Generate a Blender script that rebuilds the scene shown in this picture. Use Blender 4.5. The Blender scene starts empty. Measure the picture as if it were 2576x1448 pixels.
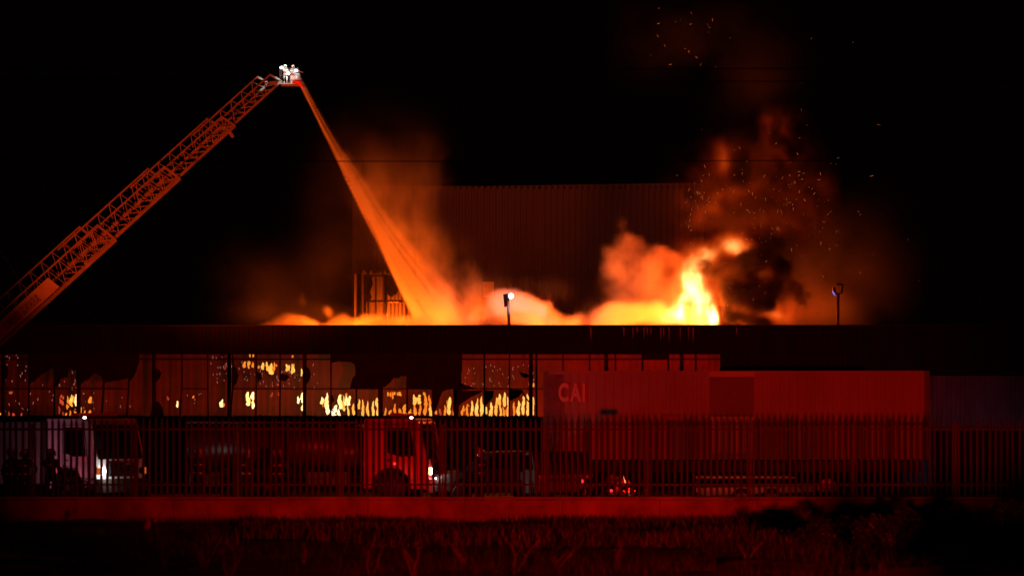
import bpy, math, random
import numpy as np
from mathutils import Vector, Matrix
R = random.Random(7)
sc = bpy.context.scene
COL = sc.collection
# ------------------------------------------------------------------ camera
F, CU, HV, ZC = 7200.0, 1287.5, 1050.0, 2.7      # focal length in picture units, centre column, horizon row, eye height
cam = bpy.data.cameras.new('camera'); camo = bpy.data.objects.new('camera', cam); COL.objects.link(camo)
camo.location = (0, 0, ZC); camo.rotation_euler = (math.pi/2, 0, 0)
cam.sensor_width = 36; cam.lens = 36*F/2575.0
cam.shift_y = (HV-724.0)/2575.0
cam.clip_start = 0.5; cam.clip_end = 2000
cam.dof.use_dof = True; cam.dof.focus_distance = 113; cam.dof.aperture_fstop = 1.0
sc.camera = camo
# ------------------------------------------------------------------ night sky
w = bpy.data.worlds.new('World'); sc.world = w; w.use_nodes = True
bg = w.node_tree.nodes['Background']; bg.inputs[0].default_value = (1.0, .22, .18, 1); bg.inputs[1].default_value = 0.0006
sc.view_settings.view_transform = 'Standard'; sc.view_settings.look = 'None'
sc.view_settings.exposure = 0; sc.view_settings.gamma = 1
cy = sc.cycles
cy.use_denoising = True; cy.volume_bounces = 1; cy.max_bounces = 6; cy.diffuse_bounces = 2; cy.glossy_bounces = 3
cy.transparent_max_bounces = 12; cy.volume_step_rate = 1.0; cy.volume_max_steps = 512
cy.sample_clamp_indirect = 3.0; cy.caustics_reflective = False; cy.caustics_refractive = False

def P(U, V, Y):                      # a point Y metres away that shows at column U, row V
    s = Y/F
    return Vector(((U-CU)*s, Y, ZC+(HV-V)*s))

def lamp(name, kind, loc, power, col, radius=.3, aim=None, size=20, blend=1.0):
    l = bpy.data.lights.new(name, kind); l.energy = power; l.color = col; l.shadow_soft_size = radius
    o = bpy.data.objects.new(name, l); COL.objects.link(o); o.location = loc
    if kind == 'SPOT':
        l.spot_size = math.radians(size); l.spot_blend = blend
    if aim is not None:
        o.rotation_euler = (Vector(aim)-Vector(loc)).to_track_quat('-Z', 'Y').to_euler()
    return o
FIRE = (1.0, .10, .004)
RED = (1.0, .004, .0015)
# red beacons of the vehicles on the road the photograph is taken from
lamp('road_beacon_light', 'SPOT', (9.0, -6, 1.9), 90000, RED, .30, P(1420, 1060, 84), 23, 1.0)
# the burning roof (light of the flames, plus fill lights added for jet and ladder)
for U, V, Y, p, c in ((1785, 770, 123.0, 5200, (1, .12, .006)), (1735, 560, 127, 500, (1, .04, .002)), (1640, 800, 122.8, 1100, FIRE),
                      (1360, 806, 123.4, 900, (1, .10, .007)), (1450, 812, 123.4, 500, FIRE), (1235, 806, 123.6, 600, FIRE), (1105, 806, 124.2, 800, FIRE), (1010, 812, 124.2, 700, FIRE), (900, 812, 124.2, 800, FIRE), (790, 812, 124.2, 800, FIRE),
                      (1560, 800, 123.6, 700, FIRE), (1215, 740, 118.4, 620, (1, .13, .005)), (1150, 560, 121, 260, (1, .12, .005)), (1930, 800, 125, 1500, (1, .075, .003)), (1845, 600, 127, 400, FIRE)):
    lamp('roof_fire_and_fill_light', 'POINT', P(U, V, Y), p, c, 1.0)
# amber fill light added off to the left to brighten the ladder and jet
lamp('ladder_fill_light', 'SPOT', P(-1100, 1180, 70), 150000, (1, .075, .006), .2, P(480, 440, 108), 20.5, .75)
# fire in the hall, with red fill lights added behind the right windows
for U, Y, z, p, c in ((170, 118, 1.4, 22, FIRE), (420, 118, 1.3, 22, FIRE), (640, 118, 1.4, 26, FIRE), (860, 118, 1.4, 30, FIRE),
                      (1060, 118, 1.4, 34, FIRE), (1270, 118, 1.4, 40, FIRE), (1480, 118, 1.6, 330, (1, .014, .001)), (1690, 118, 1.6, 330, (1, .014, .001))):
    lamp('hall_fire_and_fill_light', 'POINT', ((U-CU)*Y/F, Y, z), p, c, .35)

# ------------------------------------------------------------------ helpers
def tag(o, label=None, cat=None, group=None, kind=None):
    if label: o['label'] = label
    if cat: o['category'] = cat
    if group: o['group'] = group
    if kind: o['kind'] = kind
    return o

def thing(name, label, cat, loc=(0, 0, 0), rz=0, group=None):
    o = bpy.data.objects.new(name, None); COL.objects.link(o); o.empty_display_size = .1
    o.location = loc; o.rotation_euler = (0, 0, rz)
    return tag(o, label, cat, group)

class MB:
    def __init__(s): s.v = []; s.f = []
    def add(s, vs, fs):
        n = len(s.v); s.v += [tuple(v) for v in vs]; s.f += [tuple(i+n for i in f) for f in fs]; return s
    def box(s, x0, x1, y0, y1, z0, z1):
        return s.add([(x0,y0,z0),(x1,y0,z0),(x1,y1,z0),(x0,y1,z0),(x0,y0,z1),(x1,y0,z1),(x1,y1,z1),(x0,y1,z1)],
                     [(0,3,2,1),(4,5,6,7),(0,1,5,4),(1,2,6,5),(2,3,7,6),(3,0,4,7)])
    def bar(s, a, b, w=.05, h=None, up=(0, 0, 1)):
        h = h or w; a = Vector(a); b = Vector(b); d = (b-a).normalized(); up = Vector(up)
        if abs(d.dot(up)) > .99: up = Vector((1, 0, 0))
        x = d.cross(up).normalized()*w/2; y = d.cross(x).normalized()*h/2
        return s.add([a-x-y, a+x-y, a+x+y, a-x+y, b-x-y, b+x-y, b+x+y, b-x+y],
                     [(0,3,2,1),(4,5,6,7),(0,1,5,4),(1,2,6,5),(2,3,7,6),(3,0,4,7)])
    def tube(s, pts, rad, n=8):
        pts = [Vector(p) for p in pts]; m = len(pts); base = len(s.v)
        if not hasattr(rad, '__len__'): rad = [rad]*m
        for i, p in enumerate(pts):
            d = (pts[min(i+1, m-1)]-pts[max(i-1, 0)]).normalized()
            u = Vector((0, 0, 1)) if abs(d.z) < .9 else Vector((1, 0, 0))
            x = d.cross(u).normalized(); y = d.cross(x)
            for k in range(n):
                a = 2*math.pi*k/n; s.v.append(tuple(p+(x*math.cos(a)+y*math.sin(a))*rad[i]))
        for i in range(m-1):
            for k in range(n):
                s.f.append((base+i*n+k, base+i*n+(k+1) % n, base+(i+1)*n+(k+1) % n, base+(i+1)*n+k))
        s.f.append(tuple(base+k for k in range(n))[::-1]); s.f.append(tuple(base+(m-1)*n+k for k in range(n)))
        return s
    def prism(s, poly, y0, y1):       # poly in the x-z plane, extruded along y
        n = len(poly)
        vs = [(p[0], y0, p[1]) for p in poly]+[(p[0], y1, p[1]) for p in poly]
        return s.add(vs, [tuple(range(n)), tuple(range(2*n-1, n-1, -1))]+[(i, i+n, (i+1) % n+n, (i+1) % n) for i in range(n)])
    def mesh(s, name, mat, smooth=False):
        me = bpy.data.meshes.new(name); me.from_pydata(s.v, [], s.f); me.materials.append(mat)
        if smooth: me.shade_smooth()
        me.update(); return me
    def obj(s, name, mat, parent=None, smooth=False, bevel=0):
        o = bpy.data.objects.new(name, s.mesh(name, mat, smooth)); COL.objects.link(o); o.parent = parent
        if bevel:
            b = o.modifiers.new('bevel', 'BEVEL'); b.width = bevel; b.segments = 2; b.limit_method = 'ANGLE'
        return o

def inst(o, name, loc=(0, 0, 0), parent=None, rot=None, scale=None):
    c = o.copy(); COL.objects.link(c); c.parent = parent; c.location = loc
    if rot: c.rotation_euler = rot
    if scale: c.scale = scale
    return c

def mat(name, col, rough=.6, metal=0.0, noise=.25, scale=3.0, bump=0.0, emit=None, strength=0, spec=.5, stretch=None, rust=None):
    m = bpy.data.materials.new(name); m.use_nodes = True; nt = m.node_tree; N = nt.nodes; L = nt.links
    b = N['Principled BSDF']; b.inputs['Roughness'].default_value = rough; b.inputs['Metallic'].default_value = metal
    b.inputs['Specular IOR Level'].default_value = spec
    tc = N.new('ShaderNodeTexCoord'); mp = N.new('ShaderNodeMapping'); mp.inputs['Scale'].default_value = stretch or (1, 1, 1)
    L.new(tc.outputs['Object'], mp.inputs[0])
    nz = N.new('ShaderNodeTexNoise'); nz.inputs['Scale'].default_value = scale; nz.inputs['Detail'].default_value = 6
    nz.inputs['Roughness'].default_value = .65
    L.new(mp.outputs[0], nz.inputs['Vector'])
    cr = N.new('ShaderNodeValToRGB'); L.new(nz.outputs['Fac'], cr.inputs[0])
    lo = tuple(c*(1-noise*1.3) for c in col); hi = tuple(min(1, c*(1+noise)) for c in col)
    cr.color_ramp.elements[0].position = .3; cr.color_ramp.elements[1].position = .7
    cr.color_ramp.elements[0].color = (*(rust or lo), 1); cr.color_ramp.elements[1].color = (*hi, 1)
    L.new(cr.outputs[0], b.inputs['Base Color'])
    if bump:
        bp = N.new('ShaderNodeBump'); bp.inputs['Strength'].default_value = bump; bp.inputs['Distance'].default_value = .03
        L.new(nz.outputs['Fac'], bp.inputs['Height']); L.new(bp.outputs[0], b.inputs['Normal'])
    if emit:
        b.inputs['Emission Color'].default_value = (*emit, 1); b.inputs['Emission Strength'].default_value = strength
    return m

M = dict(
    char=mat('charred_sheet', (.022, .018, .016), .75, 0, .5, 2, .3),
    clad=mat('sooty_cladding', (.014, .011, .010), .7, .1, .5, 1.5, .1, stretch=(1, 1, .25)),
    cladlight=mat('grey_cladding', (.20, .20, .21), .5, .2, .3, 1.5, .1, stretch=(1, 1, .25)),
    frame=mat('burnt_steel', (.02, .017, .016), .6, .3, .4, 6, .1),
    inner=mat('smoke_stained_sheet', (.30, .15, .11), .8, 0, .3, .5, .1),
    tall=mat('far_cladding', (.011, .0065, .0055), .7, 0, .22, .25, .05, stretch=(1, 1, .3)),
    ground=mat('dry_earth', (.13, .10, .08), .95, 0, .6, .9, 1.0),
    yard=mat('yard_asphalt', (.05, .05, .05), .6, 0, .3, 2, .3),
    conc=mat('painted_concrete', (.46, .42, .38), .85, 0, .35, .8, .4, rust=(.14, .11, .09)),
    picket=mat('picket_steel', (.075, .07, .066), .55, .1, .4, 4),
    cont=mat('container_paint', (.42, .40, .38), .55, 0, .28, .28, 0, stretch=(1, 1, .5)),
    contdark=mat('container_frame', (.20, .18, .17), .6, 0, .3, 2),
    panel=mat('dull_panel', (.22, .21, .20), .6, 0, .15, 1),
    pale=mat('pale_panel', (.58, .56, .53), .5, 0, .1, 1),
    decal=mat('white_letters', (.82, .80, .78), .5, 0, .12, 9),
    blackrub=mat('tyre_rubber', (.018, .018, .018), .8, 0, .3, 6, .2),
    rim=mat('grey_rim', (.35, .34, .33), .4, .6, .2, 6),
    chassis=mat('chassis_steel', (.05, .045, .04), .6, .2, .4, 4),
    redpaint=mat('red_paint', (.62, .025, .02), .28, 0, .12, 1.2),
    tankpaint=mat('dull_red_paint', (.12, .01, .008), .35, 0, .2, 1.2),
    whitepaint=mat('white_paint', (.72, .72, .72), .3, 0, .1, 1.2),
    glass=mat('dark_glass', (.006, .006, .007), .09, 0, .1, 2, .0, spec=.9),
    chrome=mat('chrome', (.7, .7, .7), .15, 1, .1, 3),
    ladder=mat('ladder_paint', (.16, .11, .09), .5, .1, .25, 2.2),
    ladpanel=mat('ladder_panel', (.26, .18, .15), .5, 0, .15, 2),
    letter=mat('dark_letters', (.05, .03, .03), .6, 0, .1, 4),
    black=mat('black_metal', (.012, .012, .012), .6, .2, .3, 3),
    cable=mat('cable_sheath', (.0015, .0015, .0015), .9, 0, .1, 3, spec=0),
    pole=mat('galvanised_pole', (.55, .56, .58), .4, .5, .2, 5),
    coat=mat('fire_coat', (.06, .045, .035), .85, 0, .4, 8, .2),
    coatpale=mat('pale_fire_coat', (.55, .50, .42), .8, 0, .25, 9, .2),
    skin=mat('skin', (.35, .2, .14), .6, 0, .1, 5),
    stripe=mat('reflective_band', (.85, .85, .75), .4, 0, .05, 3, emit=None),
    helmet=mat('helmet_shell', (.75, .72, .66), .3, 0, .1, 3),
    bark=mat('dry_stem', (.26, .18, .12), .8, 0, .3, 12),
    leaf=mat('dark_leaf', (.035, .05, .02), .6, 0, .4, 1.2),
    drygrass=mat('dry_grass', (.07, .05, .03), .8, 0, .5, .8),
    weed=mat('pale_weed', (.15, .12, .07), .8, 0, .9, .55),
    bud=mat('pale_leaf', (.75, .3, .2), .6, 0, .2, 5),
    kerbp=mat('painted_kerb', (.75, .7, .5), .7, 0, .3, 3),
)
def emat(name, col, s):
    m = bpy.data.materials.new(name); m.use_nodes = True; nt = m.node_tree
    e = nt.nodes.new('ShaderNodeEmission'); e.inputs[0].default_value = (*col, 1); e.inputs[1].default_value = s
    nt.links.new(e.outputs[0], nt.nodes['Material Output'].inputs['Surface']); nt.nodes.remove(nt.nodes['Principled BSDF'])
    return m
def flame_mat(name, hot, edge, s):      # hot in the middle, redder toward the ragged rim, uneven
    m = emat(name, hot, s); nt = m.node_tree; N = nt.nodes; L = nt.links
    e = [n for n in N if n.type == 'EMISSION'][0]
    tc = N.new('ShaderNodeTexCoord'); nz = N.new('ShaderNodeTexNoise'); nz.inputs['Scale'].default_value = 2.2
    L.new(tc.outputs['Object'], nz.inputs['Vector'])
    cr = N.new('ShaderNodeValToRGB'); cr.color_ramp.elements[0].position = .38; cr.color_ramp.elements[1].position = .6
    cr.color_ramp.elements[0].color = (*edge, 1); cr.color_ramp.elements[1].color = (*hot, 1)
    L.new(nz.outputs['Fac'], cr.inputs[0]); L.new(cr.outputs[0], e.inputs[0])
    return m
M['fl_white'] = flame_mat('white_hot_flame', (1, .82, .38), (1, .60, .16), 1.9)
M['fl_yellow'] = flame_mat('yellow_flame', (1, .55, .10), (1, .36, .05), 1.3)
M['fl_orange'] = flame_mat('orange_flame', (1, .30, .025), (1, .20, .018), 1.0)
M['fl_red'] = flame_mat('red_flame', (.75, .075, .02), (.35, .03, .015), .8)
M['glint'] = emat('painted_glint', (.55, .14, .12), .7)
M['lampwhite'] = emat('lamp_glass', (.9, 1, 1), 14)
M['lampwarm'] = emat('warm_lamp_glass', (1, .75, .3), 5)
M['lampred'] = emat('red_lamp_glass', (1, .02, .02), 2.2)
M['lampamber'] = emat('amber_lamp_glass', (1, .16, .02), .5)

# ------------------------------------------------------------------ setting
def sheet(name, x0, x1, y0, y1, z, m, nx=2, ny=2, amp=0, seed=1):
    rs = np.random.RandomState(seed); mb = MB()
    xs = np.linspace(x0, x1, nx); ys = np.linspace(y0, y1, ny)
    H = np.zeros((nx, ny))
    if amp:
        for k, a in ((2.4, 1.), (1.1, .55), (.5, .3)):
            gx = rs.rand(int((x1-x0)/k)+3, int((y1-y0)/k)+3)
            fx = (xs-x0)/k; fy = (ys-y0)/k; ix = fx.astype(int); iy = fy.astype(int); tx = (fx-ix)[:, None]; ty = (fy-iy)[None]
            tx = tx*tx*(3-2*tx); ty = ty*ty*(3-2*ty)
            H += a*amp*((gx[np.ix_(ix, iy)]*(1-tx)+gx[np.ix_(ix+1, iy)]*tx)*(1-ty)+(gx[np.ix_(ix, iy+1)]*(1-tx)+gx[np.ix_(ix+1, iy+1)]*tx)*ty-.5)
    for i in range(nx):
        for j in range(ny): mb.v.append((xs[i], ys[j], z+H[i, j]))
    for i in range(nx-1):
        for j in range(ny-1): mb.f.append((i*ny+j, (i+1)*ny+j, (i+1)*ny+j+1, i*ny+j+1))
    return tag(mb.obj(name, m, smooth=bool(amp)), kind='structure')
sheet('ground', -500, 500, -300, 900, -.12, M['ground'])
sheet('verge', -24, 24, 38, 73.2, -.02, M['ground'], 320, 230, .22, 5)
sheet('yard', -60, 60, 73.9, 200, -.02, M['yard'])

# low wall under the fence, cast in bays
lw = thing('boundary_wall', 'low painted concrete wall running under the palisade fence', 'wall', (0, 73.6, 0))
for i in range(13):
    x = -16.2+i*2.5
    MB().box(x+.003, x+2.497, -.1, .1, -.25, .60+R.uniform(-.008, .008)).obj('wall_panel', M['conc'], lw, bevel=.015)
    MB().box(x+.0, x+2.5, -.13, .13, .61, .675).obj('coping', M['conc'], lw, bevel=.01)

# palisade fence
fe = thing('palisade_fence', 'steel palisade fence with pointed pickets on the low wall', 'fence', (0, 73.6, .68))
YF = 73.55; per = 15.2*YF/F
pk = None; i = 0; x = -15.2*88*YF/F
while x < 15.2*88*YF/F:
    if pk is None:
        mb = MB(); wv = .036
        pr = [(-wv, .012), (-wv*.45, -.012), (wv*.45, -.012), (wv, .012), (wv*.45, -.006), (-wv*.45, -.006)]
        hs = [(.02, 1), (1.90, 1)]
        vs = [(p[0], p[1], .02) for p in pr]+[(p[0], p[1], 1.90) for p in pr]+[(p[0]*.15, p[1], 2.01) for p in pr]
        fs = [(k, (k+1) % 6, (k+1) % 6+6, k+6) for k in range(6)]+[(k+6, (k+1) % 6+6, (k+1) % 6+12, k+12) for k in range(6)]
        mb.add(vs, fs); pk = mb.obj('picket', M['picket'], fe); o = pk
    else: o = inst(pk, 'picket', (0, 0, 0), fe)
    o.location = (x+R.uniform(-.006, .006), -.02, R.uniform(-.012, .012)); o.rotation_euler = (0, R.gauss(0, .006) if R.random() > .04 else R.uniform(-.04, .04), R.gauss(0, .14))
    if i % 17 == 8:
        MB().box(x+per/2-.025, x+per/2+.025, .03, .09, 0, 1.86).obj('post', M['picket'], fe)
    x += per; i += 1
for z in (.28, 1.70): MB().box(-15, 15, .001, .04, z, z+.05).obj('rail', M['picket'], fe)
tag(MB().box(-.23, .23, -.06, .06, 0, .15).obj('junction_box', M['contdark'], bevel=.02), 'dark box fixed on top of the fence below the container', 'box').location = (P(1686, 1050, 73.5).x, 73.5, 2.64)

# ------------------------------------------------------------------ long burnt shed: front wall with strip of openings
YB = 115.0; S = YB/F
def bx(U): return (U-CU)*S
def bz(V): return ZC+(HV-V)*S
sh = thing('burning_shed', 'long low shed with burnt out strip of openings and fire inside', 'building', (0, YB, 0))
mull = [-57, 8, 72, 136, 199, 260, 323, 388, 457, 522, 585, 644, 704, 768, 832, 896, 960, 1024, 1088, 1152, 1218, 1281, 1349, 1416, 1483, 1548, 1616, 1681, 1750, 1813]
def corr(x0, x1, z0f, z1f, y=0, pitch=.19, dep=.035, zt=None, th=.004):
    """a trapezoid-ribbed sheet between x0 and x1; z0f, z1f give the lower and upper edge at x"""
    xs = [x0]; k = math.ceil(x0/(pitch/4))
    while k*pitch/4 < x1-1e-4:
        if k*pitch/4 > x0+1e-4: xs.append(k*pitch/4)
        k += 1
    xs.append(x1); mb = MB()
    for xx in xs:
        ph = (xx/pitch) % 1; yy = -dep if ph < .3 or ph > .92 else 0
        mb.v += [(xx, y+yy, z0f(xx)), (xx, y+yy, z1f(xx))]
    for j in range(len(xs)-1): mb.f.append((2*j, 2*j+2, 2*j+3, 2*j+1))
    return mb
zs_top, zs_lt, zs_lb = bz(820), bz(889), bz(1046)
allm = mull+[1813+65.5*k for k in range(1, 20)]
for a, b in zip(allm[:-1], allm[1:]):
    xa, xb = bx(a)-.01, bx(b)+.01
    oy = .004 if allm.index(a) % 2 else 0
    sag = R.uniform(-.03, .03)
    right = a >= 1810
    lo = (lambda x: bz(R.uniform(888.5, 890))) if not right else (lambda x: bz(944))
    corr(xa, xb, lo, lambda x: zs_top, y=oy).obj('cladding_sheet', M['clad'], sh)
    if right:
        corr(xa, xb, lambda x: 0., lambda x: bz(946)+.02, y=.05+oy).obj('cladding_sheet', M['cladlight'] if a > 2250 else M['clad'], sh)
    else:
        corr(xa, xb, lambda x: 0., lambda x: bz(1043+R.random()*6), y=oy).obj('cladding_sheet', M['clad'], sh)
MB().box(bx(-80), bx(3100), -.09, .12, zs_top, zs_top+.05).obj('parapet_cap', M['frame'], sh)
for k, m_ in enumerate(mull[1:]):
    xx = bx(m_); w_ = .055+R.random()*.03
    lean = -.10 if 250 < m_ < 470 else R.uniform(-.02, .02)
    if 560 < m_ < 600: lean = -.12
    mb = MB(); mb.bar((xx+lean, .10, bz(1060)), (xx, .10, bz(975)), w_, .08, (0, 1, 0)); mb.bar((xx, .10, bz(975)), (xx, .10, bz(886)), w_, .08, (0, 1, 0))
    mb.obj('mullion', M['frame'], sh)
for a, b in zip(mull[:-1], mull[1:]):
    xa, xb = bx(a)+.03, bx(b)-.03
    for V_, h_ in ((903, .055), (977, .045), (1050, .07)):
        if V_ == 977 and (323 <= a < 457 or 522 <= a < 585): continue
        MB().box(xa, xb, .07, .13, bz(V_)-h_/2, bz(V_)+h_/2).obj('transom', M['frame'], sh)
hot = emat('red_streak_glow', (1, .02, .008), .07)  # red light streaks on the cladding, painted as glowing strips
for u in (1485, 1568, 1591, 1602, 1619, 1627, 1636, 1661, 1668, 1682, 1710, 1731, 1742, 1852):
    MB().prism([(bx(u-R.uniform(.5, 3)), bz(822)), (bx(u+R.uniform(.5, 3)), bz(823)), (bx(u+R.uniform(1, 4)), bz(832)), (bx(u+.6), bz(834+R.uniform(2, 34))), (bx(u-1.2), bz(833))], -.050, -.044).obj('painted_streak', hot, sh)
# the charred sheets still hanging: ragged polygons, one per piece, (upper rim straight, lower rim torn)
def ragged(pts, th=.03, y=.02, name='charred_sheet', tooth=2.2):
    out = []
    for (u0, v0, t0), (u1, v1, _) in zip(pts, pts[1:]+pts[:1]):
        out.append((u0, v0))
        if t0:
            n = max(2, int(math.hypot(u1-u0, v1-v0)/3.2))
            for k in range(1, n):
                f = k/n; s_ = (1 if k % 2 else -.4)*R.uniform(.3, 1)*t0
                out.append((u0+(u1-u0)*f+R.uniform(-.6, .6), v0+(v1-v0)*f+s_))
    MB().prism([(bx(u), bz(v)) for u, v in out], y, y+th).obj(name, M['char'], sh)
def top_piece(a, b, edge, v0=890, t=3.5):     # edge: lower rim from left to right
    ragged([(a, v0, 0), (b, v0, 0)]+[(u, v, t) for u, v in reversed(edge)][:-1]+[(edge[0][0], edge[0][1], 0)])
top_piece(74, 135, [(74, 964), (86, 956), (102, 944), (118, 934), (135, 921)], 888, 5)
top_piece(137, 198, [(137, 976), (146, 968), (152, 952), (170, 946), (173, 926), (186, 930), (198, 920)], 888, 5)
top_piece(200, 259, [(200, 966), (212, 958), (226, 950), (238, 936), (250, 944), (259, 948)], 888, 5)
top_piece(261, 322, [(261, 962), (280, 958), (300, 956), (322, 950)], 888, 3)
top_piece(324, 350, [(324, 962), (333, 950), (340, 938), (350, 908)], 888, 2)
top_piece(897, 959, [(897, 976), (930, 977), (959, 978)], 888, 1.5)
top_piece(961, 1023, [(961, 974), (972, 970), (984, 958), (990, 948), (1004, 950), (1010, 942), (1016, 948), (1023, 938)], 888, 4)
top_piece(1025, 1087, [(1025, 976), (1050, 978), (1087, 979)], 888, 1.5)
top_piece(1089, 1151, [(1089, 1040), (1100, 1020), (1106, 1000), (1112, 984), (1130, 976), (1151, 978)], 888, 2)
top_piece(1153, 1162, [(1153, 985), (1160, 960), (1162, 920)], 888, 1)
top_piece(832, 896, [(832, 912), (850, 908), (880, 909), (891, 914), (896, 940)], 888, 1.5)
ragged([(8, 914, 1), (17, 918, 1), (21, 930, 1), (19, 948, 1), (9, 958, 0)])
ragged([(388, 926, 1), (400, 929, 1), (406, 938, 1), (402, 950, 1), (390, 962, 0)])
ragged([(378, 1046, 0), (384, 1012, 1), (398, 1008, 1), (408, 1024, 1), (412, 1046, 0)])
ragged([(585, 914, 1), (594, 926, 1), (600, 944, 1), (596, 960, 1), (586, 974, 0)])
ragged([(645, 934, 1), (656, 938, 1), (658, 952, 1), (648, 962, 0)])
ragged([(704, 938, 1), (722, 942, 1), (728, 950, 1), (716, 958, 1), (705, 956, 0)])
ragged([(768, 918, 1), (778, 928, 1), (782, 944, 1), (776, 960, 1), (769, 966, 0)])
ragged([(832, 990, 1), (838, 996, 1), (840, 1006, 1), (833, 1016, 0)])
ragged([(880, 976, 1), (886, 950, 1), (896, 940, 0), (896, 978, 0)])
ragged([(1153, 982, 0), (1216, 981, 1), (1205, 988, 2), (1180, 1000, 2), (1160, 1014, 2), (1153, 1020, 0)])
ragged([(1154, 960, 1), (1172, 968, 1), (1200, 976, 1), (1153, 982, 0)])
ragged([(1218, 980, 0), (1242, 983, 2), (1240, 998, 2), (1228, 1012, 2), (1218, 1020, 0)])
ragged([(1282, 978, 0), (1316, 980, 2), (1306, 996, 2), (1290, 1004, 2), (1282, 1004, 0)])
ragged([(1306, 935, 1), (1322, 938, 1), (1334, 946, 1), (1320, 950, 1), (1310, 944, 1)])
ragged([(1616, 886, 0), (1680, 886, 0), (1681, 903, 1), (1668, 902, 1), (1652, 904, 1), (1616, 903, 0)])
for u0, v0, u1, v1 in ((150, 1000, 190, 1034), (176, 1030, 196, 1020), (1313, 985, 1330, 1010)):
    MB().bar((bx(u0), .2, bz(v0)), (bx(u1), .2, bz(v1)), .05).obj('fallen_strut', M['frame'], sh)
for V_ in range(3): pass
# torn fringe along the sill: teeth as one ragged strip per bay
for a, b in zip(mull[:-1], mull[1:]):
    if a > 1340: break
    ragged([(a+2, 1062, 0), (a+2, 1044, 3), (b-2, 1044+R.uniform(-1.5, 1.5), 0), (b-2, 1062, 0)], y=-.06, th=.02, name='sill_strip')
# inner partition (smoke stained) in bays, side walls and floor behind the openings
for a, b in zip(mull[:-1], mull[1:]):
    corr(bx(a)*1.06, bx(b)*1.06, lambda x: 0., lambda x: 6.0, y=7, pitch=.26, dep=.012).obj('inner_sheet', M['inner'], sh)
MB().box(bx(1840), bx(1840)+.1, .2, 8, 0, 6.2).obj('end_wall', M['inner'], sh)
MB().box(bx(-200), bx(1900), .2, 8, 0.0, .02).obj('hall_floor', M['frame'], sh)
for k in range(11):
    U_ = 5+k*190
    MB().bar((bx(U_)*1.02, 2.6, 0), (bx(U_)*1.02, 2.6, 6.1), .16).obj('column', M['frame'], sh)
for k in range(22):
    MB().box(bx(-200+k*98), bx(-102+k*98)+.01, .13, 7.3, 6.14+.006*(k % 2), 6.17+.006*(k % 2)).obj('roof_sheet', M['frame'], sh)
MB().box(bx(-200), bx(1900), 2.5, 2.7, 6.0, 6.13).obj('roof_beam', M['frame'], sh)
corr(bx(-100), bx(1900), lambda x: 5.25, lambda x: 5.3, y=.3).obj('gutter_sheet', M['frame'], sh)

# flames seen through the openings: each tongue its own mesh
def tongue(U, v0, v1, w_, Y, ragg=.25, lean=0):
    s = Y/F; x0 = (U-CU)*s; z0 = ZC+(HV-v1)*s; z1 = ZC+(HV-v0)*s; r = w_*s/2; n = 13
    ring = []; rad = []; ph = R.random()*6; cut = R.uniform(.08, .3)        # where the streak is widest, how blunt its ends are
    top, bot = R.uniform(.10, .55), R.uniform(.15, .6)
    for k in range(n):
        t = k/(n-1)
        p_ = min(1, (t/cut+bot) if t < cut else 1, ((1-t)/.45*(1-top)+top))
        if k in (0, n-1): p_ *= .12
        rad.append(r*p_*(1+R.uniform(-.28, .22)))
        ring.append((x0+lean*s*t+r*.30*math.sin(ph+t*7)+R.uniform(-.18, .18)*r, Y+R.uniform(-.02, .02), z0+(z1-z0)*t))
    return MB().tube(ring, rad, 7)
def fire(label, Y, spec):
    r = thing('indoor_fire', label, 'fire', (0, 0, 0), group='fires burning inside the shed')
    for (U, v0, v1, w_, m_) in spec:
        w_ = min(w_, 8.5 if v1-v0 > 10 else w_)+R.uniform(0, 2.4)
        tongue(U, v0, v1, w_, Y, lean=R.uniform(-2, 2)).obj('flame', M[m_], r, smooth=True)
    return r
def c4(L): return [(x*.17965, 879.3+a*.17965, 879.3+b*.17965, w_*.17965, m) for x, a, b, w_, m in L]
def c5(L): return [(462.8+x*.17965, 879.3+a*.17965, 879.3+b*.17965, w_*.17965, m) for x, a, b, w_, m in L]
def c6(L): return [(925.5+x*.17965, 879.3+a*.17965, 879.3+b*.17965, w_*.17965, m) for x, a, b, w_, m in L]
W_, Y_, O_, D_ = 'fl_white', 'fl_yellow', 'fl_orange', 'fl_red'
fire('cluster of bright orange flames low behind the third bay from the left', 119.5,
     c4([(945,640,840,36,O_),(1000,620,805,36,Y_),(1038,635,745,18,Y_),(1072,615,820,32,W_),(975,650,800,20,Y_),(925,880,915,22,O_),(985,840,935,20,O_),(1050,820,935,24,O_),
         (1130,800,945,28,O_),(1190,840,940,24,O_),(1253,840,905,28,O_),(1262,650,748,38,O_),(850,620,760,26,D_),(880,640,780,30,D_),(830,780,900,20,D_),(880,860,930,18,D_)]))
fire('dim red licks of fire low in the leftmost bay', 119.5,
     c4([(60,840,905,26,D_),(120,860,940,26,D_),(190,880,940,30,D_),(8,880,930,18,O_),(145,585,615,26,D_),(300,880,930,16,D_)]))
fire('single small narrow flame beside the leaning seventh mullion', 119.5, c4([(2486,715,805,20,W_),(2350,650,700,24,D_)]))
fire('lone teardrop flame on dark red ground', 119.5, c5([(525,690,800,52,W_),(548,740,800,30,O_),(125,640,675,14,O_)]))
fire('pair of tall white hot slits of flame side by side', 119.5, c5([(895,585,785,42,W_),(960,585,700,44,W_),(962,690,825,32,W_),(870,600,650,10,D_),(978,650,700,14,O_)]))
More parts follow.
